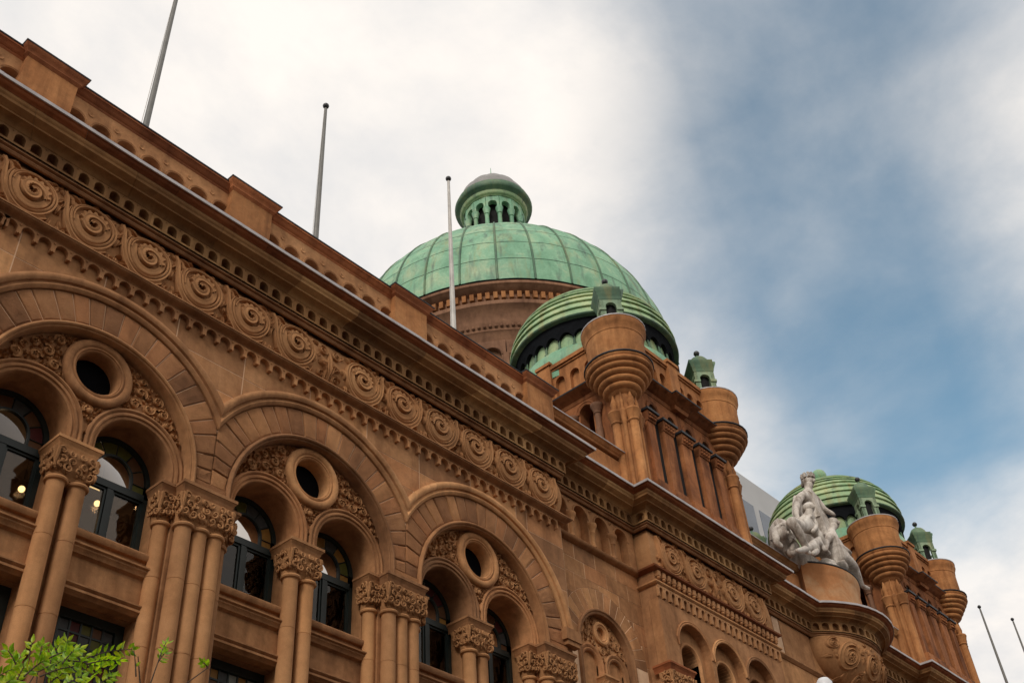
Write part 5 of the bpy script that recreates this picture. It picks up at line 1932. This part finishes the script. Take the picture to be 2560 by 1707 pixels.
# kneeling youth in front with a bent pale leg
f2 = figure('kneeling_figure', [(560, 760, 15.15, 0.34), (560, 690, 15.1, 0.30), (590, 640, 15.05, 0.28), (600, 590, 15.0, 0.13), (610, 545, 14.95, 0.22),
                                (470, 760, 15.0, 0.26), (365, 690, 14.85, 0.24), (440, 780, 14.8, 0.20), (500, 880, 14.8, 0.22), (545, 980, 14.85, 0.15), (585, 1080, 14.9, 0.12), (620, 1100, 14.8, 0.08),
                                (650, 800, 15.1, 0.24), (720, 880, 14.95, 0.20), (790, 1010, 14.95, 0.14), (800, 1060, 14.9, 0.09),
                                (640, 680, 15.0, 0.15), (690, 760, 14.9, 0.11), (640, 830, 14.85, 0.08)],
            [(0, 1), (1, 2), (2, 3), (3, 4), (0, 5), (5, 6), (6, 7), (7, 8), (8, 9), (9, 10), (10, 11), (0, 12), (12, 13), (13, 14), (14, 15), (2, 16), (16, 17), (17, 18)])
head_extra(f2, 610, 543, 14.95, 0.23)
# child lying across the front
f3 = figure('reclining_child', [(640, 1000, 14.95, 0.20), (700, 940, 14.95, 0.19), (730, 900, 14.95, 0.08), (755, 880, 14.9, 0.17), (580, 1030, 14.9, 0.16), (520, 1050, 14.85, 0.13), (450, 1060, 14.85, 0.09), (700, 1060, 14.85, 0.15), (640, 1100, 14.8, 0.10), (760, 1000, 14.85, 0.10), (800, 1070, 14.8, 0.08)],
            [(0, 1), (1, 2), (2, 3), (0, 4), (4, 5), (5, 6), (0, 7), (7, 8), (1, 9), (9, 10)])
head_extra(f3, 755, 880, 14.9, 0.17)
# hunched figure on the left
f4 = figure('hunched_figure', [(300, 1000, 15.6, 0.36), (260, 900, 15.6, 0.38), (240, 790, 15.55, 0.36), (270, 800, 15.4, 0.18), (285, 865, 15.25, 0.23), (330, 760, 15.5, 0.18), (400, 880, 15.35, 0.16), (400, 1000, 15.25, 0.13), (385, 1060, 15.2, 0.09), (190, 850, 15.5, 0.18), (200, 960, 15.35, 0.14), (280, 1020, 15.25, 0.10), (380, 1040, 15.4, 0.28), (400, 1110, 15.2, 0.14)],
            [(0, 1), (1, 2), (2, 3), (3, 4), (2, 5), (5, 6), (6, 7), (7, 8), (2, 9), (9, 10), (10, 11), (0, 12), (12, 13)])
head_extra(f4, 285, 865, 15.25, 0.23)
drape('cloak', [(240, 700, 15.75, 0.25), (240, 780, 15.75, 0.42), (270, 900, 15.75, 0.52), (310, 1000, 15.75, 0.58), (340, 1060, 15.75, 0.6)], 3)
# seated figure on the right with a trailing leg
f5 = figure('seated_figure', [(930, 1080, 15.0, 0.36), (880, 960, 15.05, 0.34), (855, 880, 15.05, 0.32), (880, 800, 15.0, 0.13), (905, 740, 15.0, 0.25), (930, 920, 14.95, 0.17), (1000, 1020, 14.85, 0.14), (1100, 1080, 14.8, 0.10), (1110, 1110, 14.8, 0.08), (1040, 1150, 14.85, 0.26), (1140, 1240, 14.85, 0.22), (1200, 1370, 14.95, 0.16), (1250, 1490, 15.0, 0.11), (1340, 1525, 14.95, 0.07), (960, 1180, 14.9, 0.24), (1060, 1290, 14.9, 0.18), (820, 930, 14.95, 0.14), (800, 1050, 14.9, 0.11), (860, 1110, 14.9, 0.08)],
            [(0, 1), (1, 2), (2, 3), (3, 4), (2, 5), (5, 6), (6, 7), (7, 8), (0, 9), (9, 10), (10, 11), (11, 12), (12, 13), (0, 14), (14, 15), (2, 16), (16, 17), (17, 18)])
head_extra(f5, 905, 738, 15.0, 0.26)
drape('cloak', [(860, 900, 15.2, 0.30), (890, 1000, 15.2, 0.44), (950, 1100, 15.15, 0.50), (1040, 1190, 15.1, 0.46), (1100, 1260, 15.05, 0.34)], 4)
# the rock they sit on
m = MB()
rr_ = random.Random(8)
for k in range(40):
    x = rr_.uniform(-1.95, 1.95)
    yb = 15.62-sqrt(max(0.0, 1-(x/2.1)**2))*0.72
    m.ball((x, rr_.uniform(yb+0.25, 16.0)-15.3, rr_.uniform(0.0, 0.35)), rr_.uniform(0.25, 0.5), 6, (1, 0.8, 0.8))
m.box(-1.9, 1.9, 0.1, 0.8, 0.0, 0.5)
ob('rock_base', m, 'marble', ST, 60)

# ------------------------------------------------------------------ pale modern block far behind
MBD = empty('modern_building', (105, 75, 0))
tag(MBD, 'pale modern office block seen far behind between the two turreted towers', 'building')
b = MB(); b.box(-5, 42, -15, 15, 0, 87.2)
ob('wall', b, 'concrete', MBD, 0)
for i in range(7):
    x = -4+6.1*i
    for j in range(3):
        b = MB(); b.box(x, x+4.6, -15.06, -14.9, 51.5+10.8*j, 61.0+10.8*j)
        ob('window', b, 'bluegrey', MBD, 0)

# ------------------------------------------------------------------ building across the street (behind the camera, mirrored in the glass)
OP = empty('street_building', (20, -6.2, 0))
tag(OP, 'rendered street building facing the sandstone front, seen only in its window glass', 'building')
b = MB(); b.box(-60, 60, -14, 0, 0, 20)
ob('wall', b, 'opposite', OP, 0)
q = MB().box(-0.8, 0.8, -0.02, 0.05, -1.2, 1.2)
wn = None
for i in range(30):
    for j in range(4):
        loc = (-58+4*i, 0, 5.0+3.8*j)
        if wn is None:
            wn = ob('window', q, 'bluegrey', OP, 0, loc=loc)
        else:
            dup(wn, OP, loc)

# ------------------------------------------------------------------ lamps inside the rooms
LAMPS = [('pendant_lamp', 54, 1222, 18.2, 'round glowing lamp behind the window at the left edge'),
         ('pendant_lamp', 243, 1258, 18.6, 'small glowing lamp in the left pane of the second window from the left'),
         ('pendant_lamp', 350, 1257, 17.6, 'glowing lamp in the right pane of the second window from the left'),
         ('pendant_lamp', 584, 1311, 17.6, 'glowing lamp just right of the first column cluster'),
         ('pendant_lamp', 645, 1385, 18.6, 'small lamp low in the first window of the middle arch'),
         ('pendant_lamp', 869, 1561, 18.0, 'lamp low in the right window of the middle arch'),
         ('pendant_lamp', 1086, 1537, 18.0, 'lamp beside the transom of the left window under the third arch'),
         ('pendant_lamp', 1084, 1645, 18.2, 'lamp low in the left window under the third arch'),
         ('pendant_lamp', 1224, 1596, 18.0, 'lamp beside the double column under the third arch')]
for nm, px_, py_, Y, lb in LAMPS:
    p = on_y(px_, py_, Y)
    P = ob(nm, MB().ball((0, 0, 0), 0.065, 8), 'bulb', None, 60, loc=p)
    ob('cord', MB().tube([(0, 0, 0.06), (0, 0, max(0.2, 15.74-p.z))], 0.008, 4), 'frame', P, 0)
    pl = bpy.data.lights.new('lamp_light', 'POINT')
    pl.energy = 14.0
    pl.color = (1.0, 0.74, 0.45)
    pl.shadow_soft_size = 0.08
    plo = bpy.data.objects.new('lamp_light', pl)
    COL.objects.link(plo)
    plo.parent = P
    plo.location = (0, 0, -0.12)
    tag(P, lb, 'lamp', 'lamps hanging behind the windows')
STRIPS = [(1036, 1572, 1058, 1580, 18.6, 'upper glowing strip light in the left window under the third arch'),
          (1037, 1628, 1062, 1637, 18.6, 'lower glowing strip light in the left window under the third arch'),
          (1204, 1637, 1220, 1644, 18.6, 'glowing strip light in the right window under the third arch'),
          (795, 1404, 838, 1380, 18.6, 'long slanting strip light in the right window of the middle arch'),
          (816, 1415, 838, 1403, 18.6, 'short slanting strip light in the right window of the middle arch'),
          (212, 1208, 250, 1224, 18.8, 'strip light in the second window from the left')]
for x0, y0, x1, y1, Y, lb in STRIPS:
    a, c = on_y(x0, y0, Y), on_y(x1, y1, Y)
    mid = (a+c)/2
    P = ob('strip_light', MB().tube([a-mid, c-mid], 0.028, 6), 'tubeon', None, 40, loc=mid)
    ob('hanger', MB().tube([(0, 0, 0.03), (0, 0, max(0.2, 15.74-mid.z))], 0.008, 4), 'frame', P, 0)
    tag(P, lb, 'strip light', 'strip lights behind the windows')

# ------------------------------------------------------------------ street lamp whose white top just enters the picture
p = on_y(2057, 1694, 9.9)
LP = ob('street_lamp', MB().lathe([(0.001, 0.13), (0.22, 0.13), (0.2, 0.5), (0.11, 0.7), (0.085, 4), (0.06, p.z-0.55), (0.001, p.z-0.5)], 0, 0, 16), 'poledark', None, 40, loc=(p.x, p.y, 0))
ob('lamp_globe', MB().lathe([(0.001, p.z-0.62), (0.10, p.z-0.6), (0.16, p.z-0.45), (0.185, p.z-0.25), (0.17, p.z-0.10), (0.11, p.z-0.02), (0.001, p.z)], 0, 0, 20), 'white', LP, 60)
tag(LP, 'street lamp with a white rounded top poking in at the lower right edge', 'street lamp')

# ------------------------------------------------------------------ young tree at the kerb, leaf tips in the lower left corner
TR = empty('street_tree', (2.6, 9.4, 0.1))
tag(TR, 'leafy bright green street tree reaching into the lower left corner', 'tree')
TB = Vector((2.6, 9.4, 0.1))
rt = random.Random(21)
wood, crown = MB(), MB()


def leaf(at, d, ln, wd, roll, nrm):
    d = d.normalized()
    s_ = d.cross(nrm)
    s_ = (s_ if s_.length > 1e-3 else Vector((1, 0, 0))).normalized()
    u = s_.cross(d)
    s2 = s_*cos(roll)+u*sin(roll)
    n_ = d.cross(s2)
    P = lambda t, k, h: at+d*(ln*t)+s2*(wd*k)+n_*(h*ln)
    vs = [P(0, 0, 0), P(0.22, 0.38, 0.03), P(0.22, 0, 0.0), P(0.22, -0.38, 0.03), P(0.5, 0.5, 0.05), P(0.5, 0, 0.0), P(0.5, -0.5, 0.05), P(0.78, 0.27, 0.0), P(0.78, 0, -0.04), P(0.78, -0.27, 0.0), P(1, 0, -0.10)]
    crown.add(vs, [(0, 1, 2), (0, 2, 3), (1, 4, 5, 2), (2, 5, 6, 3), (4, 7, 8, 5), (5, 8, 9, 6), (7, 10, 8), (8, 10, 9)])


def sprig(p0, p1, n, ln, r0=0.008, spread=1.0):
    """a pinnate spray of leaves from p0 to p1 (relative to the tree)"""
    ax = p1-p0
    pts = [p0+ax*t+Vector((0, 0, 0.05*ax.length*sin(pi*t))) for t in np.linspace(0, 1, 6)]
    wood.tube(pts, [r0*(1-0.12*i) for i in range(6)], 5)
    side = ax.cross(Vector((0.45, 0.75, 0.45))+Vector((rt.gauss(0, 0.3), rt.gauss(0, 0.3), rt.gauss(0, 0.3))))
    side = side.normalized() if side.length > 1e-3 else Vector((1, 0, 0))
    nrm = ax.cross(side).normalized()
    for i in range(n):
        t = 0.12+0.88*(i+0.5)/n
        at = p0+ax*t+Vector((0, 0, 0.05*ax.length*sin(pi*t)))
        s_ = 1 if i % 2 else -1
        d = ax.normalized()*rt.uniform(0.45, 0.9)+side*s_*rt.uniform(0.6, 1.0)*spread+nrm*rt.uniform(-0.45, 0.45)+Vector((0, 0, rt.uniform(-0.25, 0.1)))
        leaf(at, d, ln*rt.uniform(0.75, 1.2), ln*rt.uniform(0.36, 0.48), rt.uniform(-0.5, 0.5), nrm)
    leaf(p1, ax+Vector((0, 0, rt.uniform(-0.2, 0.3)))*ax.length, ln, ln*0.42, rt.uniform(-0.5, 0.5), nrm)


def tp(px_, py_, Y):
    return on_y(px_, py_, Y)-TB


for (x0, y0, x1, y1, Y, n) in ((90, 1680, 215, 1637, 9.0, 12), (200, 1650, 330, 1622, 8.9, 12), (95, 1665, 105, 1612, 9.2, 9), (120, 1665, 150, 1608, 9.1, 9), (150, 1665, 185, 1625, 8.8, 9),
                              (170, 1650, 285, 1680, 8.9, 9), (15, 1700, 52, 1640, 9.3, 11), (35, 1715, 60, 1665, 9.2, 9), (100, 1690, 185, 1665, 8.8, 11), (70, 1650, 80, 1606, 9.3, 5),
                              (-20, 1700, 30, 1672, 9.1, 7), (150, 1720, 205, 1690, 8.7, 9), (200, 1725, 250, 1668, 8.8, 8), (235, 1720, 280, 1690, 8.8, 7), (110, 1650, 200, 1620, 8.9, 9),
                              (340, 1690, 335, 1625, 8.9, 2), (400, 1640, 415, 1605, 9.6, 6), (395, 1655, 412, 1632, 9.6, 6), (520, 1668, 508, 1655, 9.6, 5), (0, 1720, 25, 1700, 9.0, 7), (120, 1680, 130, 1640, 9.0, 9), (60, 1690, 110, 1650, 8.8, 10), (180, 1690, 260, 1650, 9.0, 11), (110, 1720, 160, 1680, 9.1, 11), (40, 1660, 20, 1625, 9.2, 7), (215, 1660, 300, 1650, 8.8, 10), (140, 1640, 170, 1603, 9.2, 7)):
    sprig(tp(x0, y0, Y), tp(x1, y1, Y), int(n*1.25), 0.088 if x0 < 300 else 0.075)
# twigs that carry those sprays back to the limbs
for (x0, y0, x1, y1, Y) in ((340, 1790, 345, 1640, 8.95), (330, 1800, 400, 1640, 9.3), (330, 1800, 520, 1668, 9.45), (-30, 1850, 90, 1680, 9.05), (60, 1850, 200, 1650, 8.95), (60, 1850, 95, 1665, 9.1), (30, 1850, 35, 1715, 9.2), (150, 1850, 235, 1720, 8.8), (120, 1850, 150, 1720, 8.75)):
    wood.tube([tp(x0, y0, Y), (tp(x0, y0, Y)+tp(x1, y1, Y))/2+Vector((0.03, 0, 0.02)), tp(x1, y1, Y)], [0.012, 0.008, 0.005], 5)
# trunk, limbs and the crown below the picture
wood.tube([(0, 0, 0), (0.03, 0.02, 1.2), (0.0, -0.05, 2.6), (0.15, -0.1, 3.8)], [0.12, 0.10, 0.085, 0.06], 10)
tips = []
for k in range(16):
    a = 2*pi*k/16+rt.uniform(-0.2, 0.2)
    rr2 = rt.uniform(0.6, 1.25)
    z0 = rt.uniform(2.0, 3.7)
    t_ = Vector((0.3+rr2*cos(a), -0.2+0.8*rr2*sin(a), z0+rt.uniform(0.4, 1.1)))
    t_.z = min(t_.z, 4.5)
    wood.tube([(0.05, -0.05, z0), (t_.x*0.5, t_.y*0.5, z0+0.35), tuple(t_)], [0.04, 0.028, 0.012], 6)
    tips.append(t_)
for (x0, y0, Y) in ((340, 1790, 8.95), (330, 1800, 9.3), (330, 1800, 9.45), (-30, 1850, 9.05), (60, 1850, 8.95), (60, 1850, 9.1), (30, 1850, 9.2), (150, 1850, 8.8), (120, 1850, 8.75)):
    e = tp(x0, y0, Y)
    wood.tube([(0.15, -0.1, 3.7), (0.15+(e.x-0.15)*0.5, -0.1+(e.y+0.1)*0.5, 3.7+(e.z-3.7)*0.45), tuple(e)], [0.03, 0.02, 0.012], 6)
for t_ in tips:
    for k in range(9):
        o_ = Vector((rt.gauss(0, 0.25), rt.gauss(0, 0.25), rt.gauss(-0.1, 0.22)))
        p0 = t_+o_*0.4
        p1 = t_+o_*1.5+Vector((rt.uniform(-0.15, 0.15), rt.uniform(-0.15, 0.15), rt.uniform(-0.05, 0.12)))
        if (p1-p0).length > 0.05:
            sprig(p0, p1, 7, 0.08)
ob('trunk', wood, 'bark', TR, 50)
ob('crown', crown, 'leaf', TR, 0)
